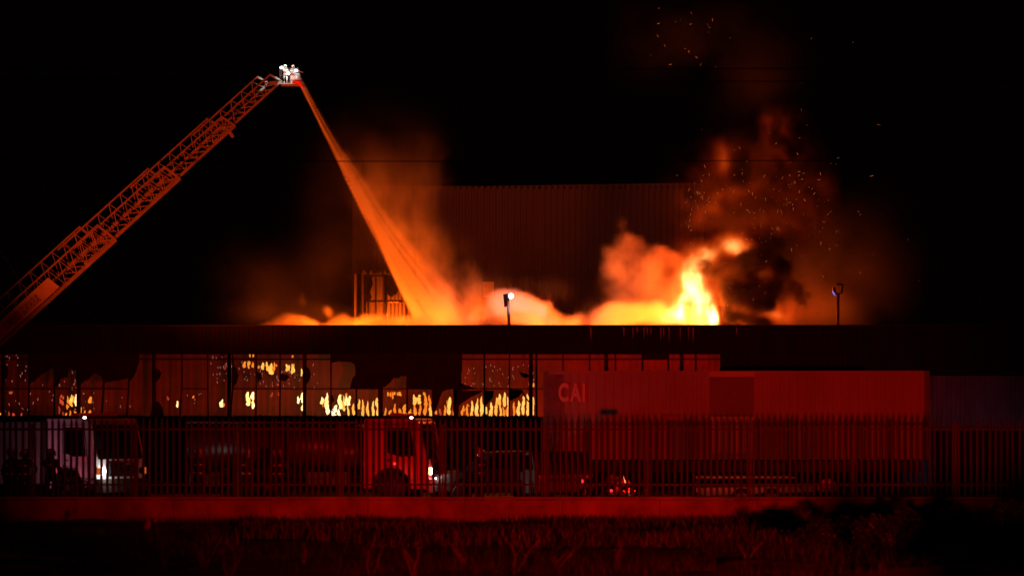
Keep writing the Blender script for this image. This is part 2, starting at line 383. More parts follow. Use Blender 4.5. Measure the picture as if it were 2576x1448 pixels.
fire('row of hanging orange flames high under the lintel left of the spray', 119.6,
     c5([(655,185,250,26,Y_),(650,250,340,22,D_),(840,160,255,40,O_),(908,155,215,36,O_),(905,215,265,20,O_),(968,170,250,26,O_),(922,40,105,20,O_),(970,50,105,22,O_),(1103,175,280,42,Y_),(1168,165,300,34,Y_),
         (1220,180,350,46,Y_),(1262,170,300,24,O_),(1300,200,235,18,O_),(1040,220,260,18,O_),(1515,75,110,24,O_),(575,190,280,22,D_),(1310,470,500,24,D_)]))
fire('two pairs of yellow flames in the upper bay left of the spray foot', 119.6,
     c5([(1445,195,300,32,Y_),(1472,205,295,16,Y_),(1512,190,340,32,Y_),(1540,190,320,18,Y_),(1643,260,370,22,Y_),(1675,225,385,34,Y_)]))
fire('short and long white hot flames next to the twelfth mullion', 119.5,
     c5([(1598,645,750,30,W_),(1664,590,760,42,W_),(1664,750,850,38,W_),(1225,590,660,18,D_),(1325,580,640,10,D_)]))
fire('tallest white hot flame with a wisp at its left', 119.5, c5([(1930,655,760,34,W_),(1942,740,800,14,O_),(2000,595,910,50,W_),(2035,860,900,10,D_)]))
fire('cluster of blazing white and yellow tongues right of the tallest flame', 119.5,
     c5([(2075,850,925,28,W_),(2118,770,870,46,W_),(2100,840,920,22,W_),(2140,900,955,26,W_),(2170,820,950,30,W_),(2190,620,830,48,W_),(2240,635,860,34,Y_),(2265,640,780,34,W_),(2308,640,780,36,W_),(2303,770,945,28,Y_),
         (2368,745,920,30,Y_),(2208,620,650,18,O_),(2275,610,640,16,O_)]))
fire('evenly spaced yellow tongues along the sill of the next bay', 119.5,
     c5([(2450,685,830,30,Y_),(2508,690,945,32,Y_),(2575,710,940,30,Y_)])+c6([(70,710,950,36,Y_),(130,665,830,38,Y_),(135,800,925,22,Y_),(177,655,810,12,O_)]))
fire('small orange flames standing and hanging in the bay with torn upper sheet', 119.5,
     c6([(275,585,650,24,O_),(310,585,655,22,O_),(345,580,690,14,O_),(370,585,625,24,O_),(443,590,645,46,O_),(415,590,640,12,O_),(238,805,930,22,O_),(205,810,850,8,D_),(306,835,905,32,O_),(372,750,940,34,O_),(440,815,935,36,O_),
         (510,760,850,38,O_),(508,820,940,36,O_)]))
fire('five broad orange tongues with clean gaps between them', 119.5,
     c6([(586,825,940,38,O_),(650,620,780,62,Y_),(652,760,935,40,O_),(718,625,760,46,Y_),(722,740,920,32,O_),(805,590,920,48,O_),(778,590,630,14,O_),(865,630,800,30,O_),(872,780,955,42,Y_)]))
fire('flames of rising height in the bay with a rounded dark corner', 119.5,
     c6([(948,852,898,26,O_),(1015,820,950,26,D_),(1075,765,960,32,O_),(1135,655,920,46,Y_),(1120,700,850,20,O_),(1177,800,930,12,D_),(1207,720,940,30,O_),(1247,705,925,20,O_)]))
fire('yellow flames growing taller to the right under a slanting torn sheet', 119.5,
     c6([(1318,795,920,26,O_),(1345,770,860,20,O_),(1352,850,920,10,D_),(1383,750,950,28,O_),(1412,765,795,12,O_),(1450,705,965,36,Y_),(1522,670,965,44,Y_),(1587,640,930,42,Y_)]))
fire('dense yellow flames, some crossing, two bays left of the container', 119.5,
     c6([(1658,795,900,34,Y_),(1720,730,965,38,Y_),(1790,660,940,32,Y_),(1845,610,780,46,Y_),(1860,760,935,24,Y_),(1915,590,800,38,Y_),(1900,780,955,26,O_),(1932,800,930,16,O_),(1965,650,955,26,Y_)]))
fire('row of five yellow flames directly left of the container', 119.5,
     c6([(2040,725,945,22,O_),(2108,705,930,38,Y_),(2172,645,915,38,Y_),(2240,610,935,42,Y_),(2308,655,920,34,Y_),(2314,460,520,34,O_)]))
# glints of wet and broken sheet, painted as glowing flecks, uncountable
def specks(name, label, boxes, n, Y, m, lo, hi, wd, kind='stuff', slant=.25, seed=3):
    rr = random.Random(seed); mb = MB()
    for (u0, v0, u1, v1, wgt) in boxes:
        for _ in range(int(n*wgt)):
            u = rr.uniform(u0, u1); v = rr.uniform(v0, v1); l_ = rr.uniform(lo, hi)
            mb.bar(P(u, v, Y), P(u+slant*l_*rr.uniform(-1, 1.6), v+l_, Y), wd*rr.uniform(.5, 1.2), wd)
    return tag(mb.obj(name, m), label, None, None, kind)
specks('painted_glints', 'scattered faint glints on torn wet sheets inside the openings, painted as glowing flecks',
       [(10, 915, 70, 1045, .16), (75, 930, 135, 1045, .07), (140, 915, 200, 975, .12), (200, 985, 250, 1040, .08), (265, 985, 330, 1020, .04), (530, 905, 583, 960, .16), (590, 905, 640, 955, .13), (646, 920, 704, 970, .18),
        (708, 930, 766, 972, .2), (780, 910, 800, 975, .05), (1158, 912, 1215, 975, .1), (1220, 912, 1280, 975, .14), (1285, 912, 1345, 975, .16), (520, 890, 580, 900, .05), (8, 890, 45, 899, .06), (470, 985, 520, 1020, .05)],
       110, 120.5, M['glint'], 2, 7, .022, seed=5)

# ------------------------------------------------------------------ tall far building
YT = 150.0; ST = YT/F
tb = thing('tall_warehouse', 'tall ribbed warehouse wall rising behind the burning shed roof', 'building', (0, YT, 0))
def tx(U): return (U-CU)*ST
def tz(V): return ZC+(HV-V)*ST
def ttop(x): return tz(470-8*min(1.5, max(-.5, (x/ST+CU-1110)/500)))
holes = [(918, 970, 655, 800), (970, 1022, 655, 800), (1213, 1243, 708, 748)]
ui = 886
while ui < 1740:
    ub = ui+52
    hs = [h for h in holes if h[0] < ub-4 and h[1] > ui+4]
    if hs and ui < 1030:
        corr(tx(ui), tx(ub), lambda x: tz(692+R.uniform(-14, 1)), ttop, pitch=.32, dep=.03).obj('wall_sheet', M['tall'], tb)
    else:
        corr(tx(ui), tx(ub), lambda x: 0., ttop, pitch=.32, dep=.03).obj('wall_sheet', M['tall'], tb)
    ui = ub
MB().box(tx(886), tx(1770), .0, 12, tz(474), tz(474)+.12).obj('roof', M['frame'], tb)
MB().box(tx(886), tx(886)+.1, .1, 12, 0, tz(478)).obj('side_wall', M['tall'], tb)
for U_ in (918, 970, 1022): MB().bar((tx(U_), .05, 0), (tx(U_), .05, tz(690)), .16, .1, (0, 1, 0)).obj('mullion', M['frame'], tb)
for V_ in (694, 757): MB().bar((tx(916), .05, tz(V_)), (tx(1076), .05, tz(V_)), .1, .12).obj('transom', M['frame'], tb)
corr(tx(900), tx(1090), lambda x: 0., lambda x: tz(640), y=2.5, pitch=.4, dep=.1).obj('inner_sheet', M['tall'], tb)
for pts in ([(918, 696), (934, 696), (938, 715), (930, 735), (936, 750), (920, 757)], [(970, 697), (1020, 697), (1010, 716), (996, 740), (984, 748), (972, 738)]):
    MB().prism([(tx(u), tz(v)) for u, v in pts], .1, .14).obj('torn_sheet', M['char'], tb)
MB().box(tx(1214), tx(1242), -.09, -.06, tz(747), tz(709)).obj('pale_patch', M['pale'], tb)
lamp('far_hall_light', 'POINT', (tx(990), YT+1.1, tz(800)), 2600, FIRE, .3)

# ------------------------------------------------------------------ container on its trailer, and the things near it
YC = 90.0; SC_ = YC/F
def cx(U): return (U-CU)*SC_
def cz(V): return ZC+(HV-V)*SC_
ct = thing('shipping_container', 'long pale shipping container with letters CAI parked before the shed', 'container', (cx(1852), YC, cz(1155)))
L2 = (2337-1366)/2*SC_; H = (1155-932)*SC_; WD = 2.44
mb = MB()
xs = []; xq = -L2+.16; mb = MB(); k = 0
prof = [0, .07, .10, .21, .24]
while xq < L2-.16:
    for j, (dx_, dy_) in enumerate(((0, .0), (.11, .0), (.145, .008), (.24, .008), (.275, .0))):
        xx = min(xq+dx_, L2-.16); mb.v += [(xx, .012+dy_, .16), (xx, .012+dy_, H-.11)]
    xq += .275
for j in range(len(mb.v)//2-1): mb.f.append((2*j, 2*j+2, 2*j+3, 2*j+1))
mb.obj('side_panel', M['cont'], ct)
MB().box(-L2+.02, L2-.02, .06, WD, .05, H-.02).obj('box_body', M['cont'], ct)
MB().box(-L2+.16, L2-.16, 0, .06, 0, .16).obj('bottom_rail', M['cont'], ct)
MB().box(-L2+.16, L2-.16, 0, .06, H-.11, H).obj('top_rail', M['cont'], ct)
for s_ in (-1, 1):
    MB().box(min(s_*L2, s_*(L2-.16)), max(s_*L2, s_*(L2-.16)), -.002, .16, .12, H-.12).obj('corner_post', M['contdark'], ct)
    for z in (0, H-.12): MB().box(min(s_*(L2+.003), s_*(L2-.18)), max(s_*(L2+.003), s_*(L2-.18)), -.006, .16, z, z+.12).obj('corner_casting', M['contdark'], ct, bevel=.01)
MB().box(-L2+.16, -L2+.62, -.004, -.001, 0.1, H-.12).obj('end_strip', M['contdark'], ct)
# the service opening let into the side: pale surround, dull shutter
u0, u1 = (1783-1852)*SC_, (1898-1852)*SC_
MB().box(u0, u1, -.03, -.001, H-.19, H-.01).obj('shutter_box', M['pale'], ct, bevel=.01)
MB().box(u0+.02, u1-.02, -.02, -.001, .0+1.36, H-.20).obj('shutter', M['panel'], ct)
for k in range(9): MB().box(u0+.03, u1-.03, -.026, -.021, 1.40+k*.13, 1.40+k*.13+.115).obj('shutter_slat', M['panel'], ct)
MB().box(u0+.02, u1-.02, -.02, -.001, .22, 1.34).obj('lower_door', M['pale'], ct)
def text(body, name, size, m, parent, loc, rot, ext=.003, shear=0, sx=1, bold=0):
    c = bpy.data.curves.new(name, 'FONT'); c.body = body; c.size = size; c.extrude = ext; c.shear = shear; c.offset = bold
    o = bpy.data.objects.new(name, c); COL.objects.link(o); bpy.context.view_layer.update()
    me = bpy.data.meshes.new_from_object(o.evaluated_get(bpy.context.evaluated_depsgraph_get())); COL.objects.unlink(o); bpy.data.objects.remove(o)
    me.materials.clear(); me.materials.append(m)
    n = bpy.data.objects.new(name, me); COL.objects.link(n); n.parent = parent; n.location = loc; n.rotation_euler = rot; n.scale = (sx, 1, 1)
    return n
for ch, u in (('C', 1404), ('A', 1435), ('I', 1463)):
    text(ch, 'letter', .76, M['decal'], ct, ((u-1852)*SC_, -.008, (1155-1007)*SC_), (math.pi/2, 0, 0), .003, bold=.03, sx=.60)

def wheel(parent, x, y, r=.5, wdt=.28, rimm='rim'):
    t_ = MB(); n = 28; pr = [(r*.62, -wdt/2), (r*.96, -wdt/2), (r, -wdt*.36), (r, wdt*.36), (r*.96, wdt/2), (r*.62, wdt/2)]
    for k in range(n):
        a = 2*math.pi*k/n
        for q, yy in pr: t_.v.append((q*math.cos(a), yy, q*math.sin(a)))
    for k in range(n):
        for j in range(len(pr)):
            t_.f.append((k*6+j, k*6+(j+1) % 6, ((k+1) % n)*6+(j+1) % 6, ((k+1) % n)*6+j))
    o = t_.obj('wheel', M['blackrub'], parent, smooth=False); o.location = (x, y, r)
    rm = MB(); rm.tube([(0, -wdt*.30, 0), (0, -wdt*.36, 0)], [r*.62, r*.6], 24); rm.tube([(0, -wdt*.36, 0), (0, -wdt*.55, 0)], [r*.25, r*.2], 12)
    for k in range(8):
        a = k*math.pi/4; rm.bar((r*.4*math.cos(a), -wdt*.40, r*.4*math.sin(a)), (r*.43*math.cos(a), -wdt*.40, r*.43*math.sin(a)), .04)
    rm.obj('rim', M[rimm], o)
    return o
tr = thing('container_trailer', 'dark semi trailer chassis under the pale CAI container', 'trailer', (cx(1852), YC+.1, 0))
for y in (.45, 1.75): MB().box(-L2+.2, L2-.2, y, y+.16, .98, 1.32).obj('chassis_beam', M['chassis'], tr)
for k in range(7): MB().box(-L2+.4+k*(2*L2-1)/6, -L2+.52+k*(2*L2-1)/6, .02, 2.3, 1.16, 1.38).obj('cross_member', M['chassis'], tr)
for x in (-L2+1.3, -L2+2.5, L2-3.2):
    for y in (.2, 2.1): wheel(tr, x, y, .5)
for x in (L2-5.,):
    for y in (.4, 1.8): MB().box(x, x+.12, y, y+.12, 0, 1.1).obj('landing_leg', M['chassis'], tr)
MB().box(-L2+1, -L2+3.4, .12, .16, .55, .9).obj('side_guard', M['chassis'], tr)

# low flatbed trailer
Yq = 86.0; q = Yq/F
fb = thing('flatbed_trailer', 'small empty flatbed trailer with pale side rails at the right', 'trailer', ((1898-CU)*q, Yq, 0))
def fz(V): return ZC+(HV-V)*q
hl = 148*q
MB().prism([(-hl, fz(1237)), (-hl+.3, fz(1246)), (hl, fz(1236)), (hl, fz(1222)), (-hl, fz(1226))], 0, 1.9).obj('deck', M['pale'], fb, bevel=.01)
MB().box(-hl, hl-.5, -.02, .02, fz(1202), fz(1198.5)).obj('side_rail', M['kerbp'], fb)
MB().box(-hl, hl-.5, 1.9, 1.94, fz(1202), fz(1198.5)).obj('side_rail', M['kerbp'], fb)
for k in range(6): MB().box(-hl+k*.62, -hl+k*.62+.05, -.01, .02, fz(1226), fz(1202)).obj('stanchion', M['chassis'], fb)
for x in (-.4, .5): wheel(fb, x, -.05, .3, .2)
MB().bar((hl, .95, fz(1240)), (hl+1.1, .95, .35), .09).obj('drawbar', M['chassis'], fb)
lamp('flatbed_fill_light', 'POINT', ((1860-CU)*84/F, 84.2, 1.6), 16, (1, .16, .05), .1)  # amber light added to brighten the flatbed, no lamp body there
# painted kerbs
for (U0, U1, V_, nm) in ((372, 552, 1243, 'pale painted kerb stretch behind the left part of the fence'), (1676, 1850, 1257, 'pale painted kerb stretch before the flatbed trailer')):
    Yk = 84.; kb = thing('kerb', nm, 'kerb', (0, Yk, 0), group='painted kerb stretches in the yard')
    n = 6
    for k in range(n):
        a = ((U0+(U1-U0)*k/n)-CU)*Yk/F; b = ((U0+(U1-U0)*(k+1)/n)-CU)*Yk/F
        MB().box(a+.01, b-.01, 0, .2, 0, ZC+(HV-V_)*Yk/F+.02).obj('kerb_stone', M['kerbp'], kb, bevel=.015)

# ------------------------------------------------------------------ fire engines
def engine(name, label, U, Y, yaw, paint, kindb, length=7.8, h=2.68):
    """U, Y: where the front corner on the camera's side stands"""
    c, s = math.cos(yaw), math.sin(yaw)
    cor = Vector((c*0-s*-1.2, s*0+c*-1.2))
    t = thing(name, label, 'fire engine', ((U-CU)*Y/F-cor.x, Y-cor.y, 0), yaw)
    wr = .5; ax = -1.18
    arch = [(ax+.64*math.cos(a), .5+.66*math.sin(a)) for a in [math.pi*k/10 for k in range(11)]]
    prof = [(-.02, .48), (.0, 1.15), (-.03, 1.32), (-.30, h-.12), (-.42, h), (-2.02, h), (-2.05, h-.1), (-2.05, .5)]+[p for p in reversed(arch)]
    cb = MB().prism(prof, -1.2, 1.2).obj('cab', M[paint], t, bevel=.03)
    def slope(z): return -.03-.27*(z-1.32)/(h-.12-1.32)
    # windscreen, a sheet set proud of the sloping front, curved
    ws = MB(); n = 9
    for k in range(n):
        y = -1.08+2.16*k/(n-1); bulge = .075*(1-(y/1.08)**2)
        for z in (1.42, 2.0, h-.2): ws.v.append((slope(z)+.012+bulge+(.02 if z == 2.0 else 0), y, z))
    for k in range(n-1):
        for j in range(2): ws.f.append((k*3+j, k*3+3+j, k*3+4+j, k*3+1+j))
    ws.obj('windscreen', M['glass'], t, smooth=True)
    for y in (-.45, .5): MB().tube([(.02, y, 1.36), (-.05, y+.35, 1.75)], .012, 5).obj('wiper', M['black'], t)
    for sgn in (-1, 1):
        yy = sgn*1.2
        wn = [(-.42, 1.52), (-.55, h-.28), (-1.28, h-.28), (-1.28, 1.62), (-.9, 1.5)]
        MB().prism(wn, yy-.012, yy+.012).obj('side_window', M['glass'], t)
        dr = [(-.33, .75), (-.36, 1.45), (-.50, h-.20), (-1.36, h-.20), (-1.36, 1.22), (-1.0, 1.2), (-.5, .75)]
        dd = MB()
        for a_, b_ in zip(dr, dr[1:]+dr[:1]): dd.bar((a_[0], yy*1.004, a_[1]), (b_[0], yy*1.004, b_[1]), .014, .014, (0, 1, 0))
        dd.obj('door_seam', M['black'], t)
        MB().box(-1.28, -1.12, yy-.03, yy+.03, 1.36, 1.40).obj('door_handle', M['chrome'], t)
        mr = MB(); mr.tube([(-.15, yy, 2.35), (.18, yy*1.1, 2.3), (.18, yy*1.1, 1.7)], .015, 5); mr.box(.13, .2, min(yy*1.03, yy*1.18), max(yy*1.03, yy*1.18), 1.75, 2.15)
        mr.obj('mirror', M['black'], t, bevel=.015)
        MB().box(-1.98, -1.5, yy-.008, yy+.008, 1.0, 2.2).obj('rear_cab_panel', M[paint], t)
    MB().box(-.05, .14, -1.22, 1.22, .38, .82).obj('bumper', M['whitepaint' if paint == 'redpaint' else 'chassis'], t, bevel=.03)
    g = MB()
    for k in range(5): g.box(-.0, .045, -.6, .6, .92+k*.08, .92+k*.08+.045)
    MB().box(-.01, .02, -.66, .66, .88, 1.32).obj('grille', M['black'], t)
    for k in range(5): MB().box(.021, .045, -.6, .6, .92+k*.08, .92+k*.08+.045).obj('grille_slat', M['chrome'], t)
    for sgn in (-1, 1):
        hm = MB().tube([(.0, sgn*.93, .80+.25), (.05, sgn*.93, .80+.25), (.075, sgn*.93, .80+.25)], [.11, .11, .07], 14)
        hm.obj('headlight', M['lampwhite' if sgn < 0 else 'chrome'], t)
        MB().box(.0, .05, sgn*1.13-.05, sgn*1.13+.05, .95, 1.15).obj('indicator', M['lampwarm' if sgn < 0 and paint == 'redpaint' else 'lampamber'], t)
    lb = MB().box(-1.3, -.9, -.95, .95, h, h+.07).obj('light_bar', M['black'], t)
    for k in range(6): MB().box(-1.28, -.92, -.9+k*.31, -.9+k*.31+.27, h+.072, h+.17).obj('beacon_lens', M['redpaint'], t, bevel=.02)
    MB().tube([(-.55, -1.1, h-.02), (-.55, -1.1, h+.05)], .045, 8).obj('clearance_lamp', M['lampwhite'], t)
    MB().box(-length, -1.6, -.42, .42, .55, .85).obj('chassis', M['chassis'], t)
    wheel(t, ax, -1.03, wr, .28, 'chassis'); wheel(t, ax, 1.03, wr, .28, 'chassis')
    wheel(t, -length+1.9, -1.0, wr, .5); wheel(t, -length+1.9, 1.0, wr, .5)
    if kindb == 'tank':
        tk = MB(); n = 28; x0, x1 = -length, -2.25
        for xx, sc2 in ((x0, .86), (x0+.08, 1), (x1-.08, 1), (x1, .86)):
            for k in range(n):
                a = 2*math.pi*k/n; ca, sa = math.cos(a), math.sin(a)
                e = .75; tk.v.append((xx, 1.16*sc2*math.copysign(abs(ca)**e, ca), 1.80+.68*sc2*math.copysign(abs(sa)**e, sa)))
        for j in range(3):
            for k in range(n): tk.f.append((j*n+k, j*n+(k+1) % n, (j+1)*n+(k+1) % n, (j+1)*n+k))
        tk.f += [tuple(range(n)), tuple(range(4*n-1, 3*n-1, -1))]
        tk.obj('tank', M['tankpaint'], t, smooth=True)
        for k in range(4):
            xx = x0+.7+k*1.35
            MB().box(xx, xx+.05, -1.20, 1.20, .86, 1.14).obj('tank_cradle', M['chassis'], t)
        MB().box(x0, x1, -1.17, -1.12, 2.52, 2.58).obj('walkway_rail', M['contdark'], t)
        MB().box(x0+.3, x1-.2, -.4, .4, 2.49, 2.53).obj('walkway', M['chassis'], t)
        MB().box(-3.9, -2.6, -1.18, -1.0, .62, 1.02).obj('pump_locker', M['contdark'], t, bevel=.01)
        MB().box(x0+.1, x0+1.1, -1.19, -1.0, .55, 1.0).obj('tool_locker', M['tankpaint'], t, bevel=.01)
    else:
        x0, x1 = -length, -2.2
        MB().box(x0, x1, -1.18, 1.18, .62, h-.1).obj('body', M['panel'], t, bevel=.03)
        n = 5
        for k in range(n):
            a_ = x0+.1+k*(x1-x0-.2)/n; b_ = a_+(x1-x0-.2)/n-.08
            lo_ = 1.2 if k == 1 else .75
            sh_ = MB().box(a_, b_, -1.2, -1.181, lo_, h-.32).obj('locker_shutter', M['contdark'], t)
            for z_ in range(8):
                zz = lo_+.03+z_*(h-.32-lo_-.06)/8
                MB().box(a_+.02, b_-.02, -1.212, -1.201, zz, zz+(h-.32-lo_)/8-.03).obj('shutter_slat', M['contdark'], sh_)
        MB().box(x0, x1, -1.12, -1.07, h-.1, h).obj('roof_rail', M['chrome'], t)
    return t
red = engine('fire_engine', 'red tanker fire engine facing right with lit headlight in mid yard', 1076, 88.5, math.radians(-11), 'redpaint', 'tank')
whi = engine('fire_engine', 'white fire engine turned toward the road at the left edge', 243, 88.0, math.radians(-31), 'whitepaint', 'box')
# lamps of the engines
hdl = lambda t, x, y, z: t.matrix_basis @ Vector((x, y, z))
lamp('headlight_glow', 'POINT', hdl(red, .35, -.93, .95), 14, (.95, 1, .9), .05)
lamp('headlight_glow', 'POINT', hdl(whi, .35, -.93, .95), 14, (.95, 1, .9), .05)
lamp('scene_light', 'POINT', hdl(whi, -1.9, -2.6, .9), 17, (1, .20, .32), .12)
lamp('scene_light', 'POINT', hdl(whi, -1.7, -3.6, 2.2), 6, (.95, .6, .9), .12)
MB().tube([(-1.62, -1.205, 1.02), (-1.62, -1.235, 1.02)], .045, 10).obj('marker_lamp', M['lampred'], whi)
MB().tube([(-.50, -1.21, 1.42), (-.50, -1.24, 1.42)], .035, 10).obj('marker_lamp', M['lampred'], whi)
MB().tube([(-1.05, -1.205, 1.28), (-1.05, -1.235, 1.28)], .04, 10).obj('marker_lamp', M['lampred'], red)
MB().tube([(-7.6, -1.2, 1.30), (-7.6, -1.235, 1.30)], .06, 10).obj('marker_lamp', M['lampamber'], red)
lamp('side_glow', 'POINT', hdl(red, -1.0, -2.6, .9), 26, (1, .03, .02), .3)

# dark pickup in the shadow between the red engine and the container
def car(name, label, U, Y, yaw, m_, cat='car'):
    t = thing(name, label, cat, ((U-CU)*Y/F, Y, 0), yaw)
    def arch(c): return [(c+.40*math.cos(a), .36+.40*math.sin(a)) for a in [math.pi*(1-k/8) for k in range(9)]][::-1]
    prof = [(2.3, .40), (2.33, .75), (2.1, .95), (1.1, 1.05), (.35, 1.62), (-1.15, 1.66), (-2.0, 1.12), (-2.25, 1.0), (-2.25, .4)]
    prof += arch(-1.4)[::-1]+arch(1.45)[::-1]
    MB().prism(prof, -.88, .88).obj('body', m_, t, bevel=.05)
    for sgn in (-1, 1):
        MB().prism([(.95, 1.10), (.33, 1.54), (-.30, 1.56), (-.30, 1.10)], sgn*.885-.01, sgn*.885+.01).obj('side_window', M['glass'], t)
        MB().prism([(-.38, 1.10), (-.38, 1.56), (-1.1, 1.56), (-1.72, 1.14)], sgn*.885-.01, sgn*.885+.01).obj('side_window', M['glass'], t)
        for x in (-1.4, 1.45): wheel(t, x, sgn*.80, .34, .2)
        MB().box(2.28, 2.36, sgn*.62-.16, sgn*.62+.16, .68, .84).obj('headlight', M['chrome'], t, bevel=.02)
        MB().box(-2.29, -2.2, sgn*.68-.12, sgn*.68+.12, .78, .98).obj('tail_light', M['redpaint'], t, bevel=.02)
    MB().box(2.25, 2.40, -.85, .85, .38, .6).obj('bumper', M['chassis'], t, bevel=.04)
    MB().bar((1.13, 0, 1.08), (.37, 0, 1.60), 1.6, .012, (0, 1, 0)).obj('windscreen', M['glass'], t)
    return t
car('parked_car', 'dark car standing in shade between red engine and container', 1240, 90.5, math.radians(205), M['chassis'])
car('parked_car', 'reddish car rear beside the motorcycle under the container', 1395, 88.5, math.radians(97), M['contdark'])
# motorcycle
def motorcycle(U, Y, label):
    t = thing('motorcycle', label, 'motorcycle', ((U-CU)*Y/F, Y, 0), 0)
    for x, r in ((-.65, .27), (.65, .31)):
        w_ = MB(); n = 28
        for k in range(n):
            a = 2*math.pi*k/n
            for qq in range(6):
                b = 2*math.pi*qq/6; w_.v.append(((r+.035*math.cos(b))*math.cos(a), .04*math.sin(b), (r+.035*math.cos(b))*math.sin(a)))
        for k in range(n):
            for j in range(6): w_.f.append((k*6+j, k*6+(j+1) % 6, ((k+1) % n)*6+(j+1) % 6, ((k+1) % n)*6+j))
        wo = w_.obj('wheel', M['blackrub'], t, smooth=True); wo.location = (x, 0, r+.035)
        rr_ = MB(); n = 24
        for k in range(n):
            a = 2*math.pi*k/n
            for qq in range(5):
                b = 2*math.pi*qq/5; rr_.v.append(((r-.045+.014*math.cos(b))*math.cos(a), -.01+.03*math.sin(b), (r-.045+.014*math.cos(b))*math.sin(a)))
        for k in range(n):
            for j in range(5): rr_.f.append((k*5+j, k*5+(j+1) % 5, ((k+1) % n)*5+(j+1) % 5, ((k+1) % n)*5+j))
        for k in range(8):
            a = k*math.pi/4; rr_.bar((.03*math.cos(a), 0, .03*math.sin(a)), ((r-.05)*math.cos(a), 0, (r-.05)*math.sin(a)), .008)
        rr_.obj('rim', M['chrome'], wo)
    fr = MB(); fr.tube([(-.65, -.07, .3), (-.2, -.07, .45), (.25, -.05, .75), (.42, 0, .9)], .022, 6); fr.tube([(-.55, .05, .75), (.05, .05, .8), (.40, .0, .9)], .022, 6)
    fr.obj('frame', M['chassis'], t)
    MB().tube([(.65, -.07, .34), (.46, -.07, .95)], .025, 6).obj('fork', M['chrome'], t)
    MB().tube([(.38, -.32, 1.05), (.46, -.05, 1.0), (.46, .05, 1.0), (.38, .32, 1.05)], .015, 6).obj('handlebar', M['chrome'], t)
    MB().tube([(-.05, 0, .82), (.12, 0, .88), (.34, 0, .86)], [.06, .15, .07], 10).obj('fuel_tank', M['redpaint'], t, smooth=True)
    MB().tube([(-.68, 0, .82), (-.4, 0, .80), (-.08, 0, .80)], [.05, .12, .08], 10).obj('saddle', M['blackrub'], t, smooth=True)
    MB().tube([(.0, 0, .34), (.05, 0, .42), (.08, 0, .55)], [.1, .17, .12], 8).obj('engine', M['rim'], t)
    MB().tube([(.05, -.12, .3), (-.3, -.13, .27), (-.85, -.15, .36)], [.02, .03, .045], 8).obj('exhaust', M['chrome'], t)
    MB().tube([(-.72, -.0, .80), (-.78, 0, .80)], .05, 8).obj('tail_light', M['lampred'], t)
    MB().tube([(.52, 0, .88), (.60, 0, .88)], .08, 10).obj('headlight', M['chrome'], t)
    MB().tube([(.1, -.12, .52), (.1, -.15, .52)], .045, 8).obj('side_reflector', M['lampred'], t)
    return t
motorcycle(1528, 86.0, 'motorcycle with red lit lamps parked below the container')
tag(MB().box(-.03, .03, -.02, .02, 0, .60).obj('marker_post', M['pale']), 'short pale marker post to the right of the motorcycle', 'post').location = ((1626-CU)*85/F, 85, 0)

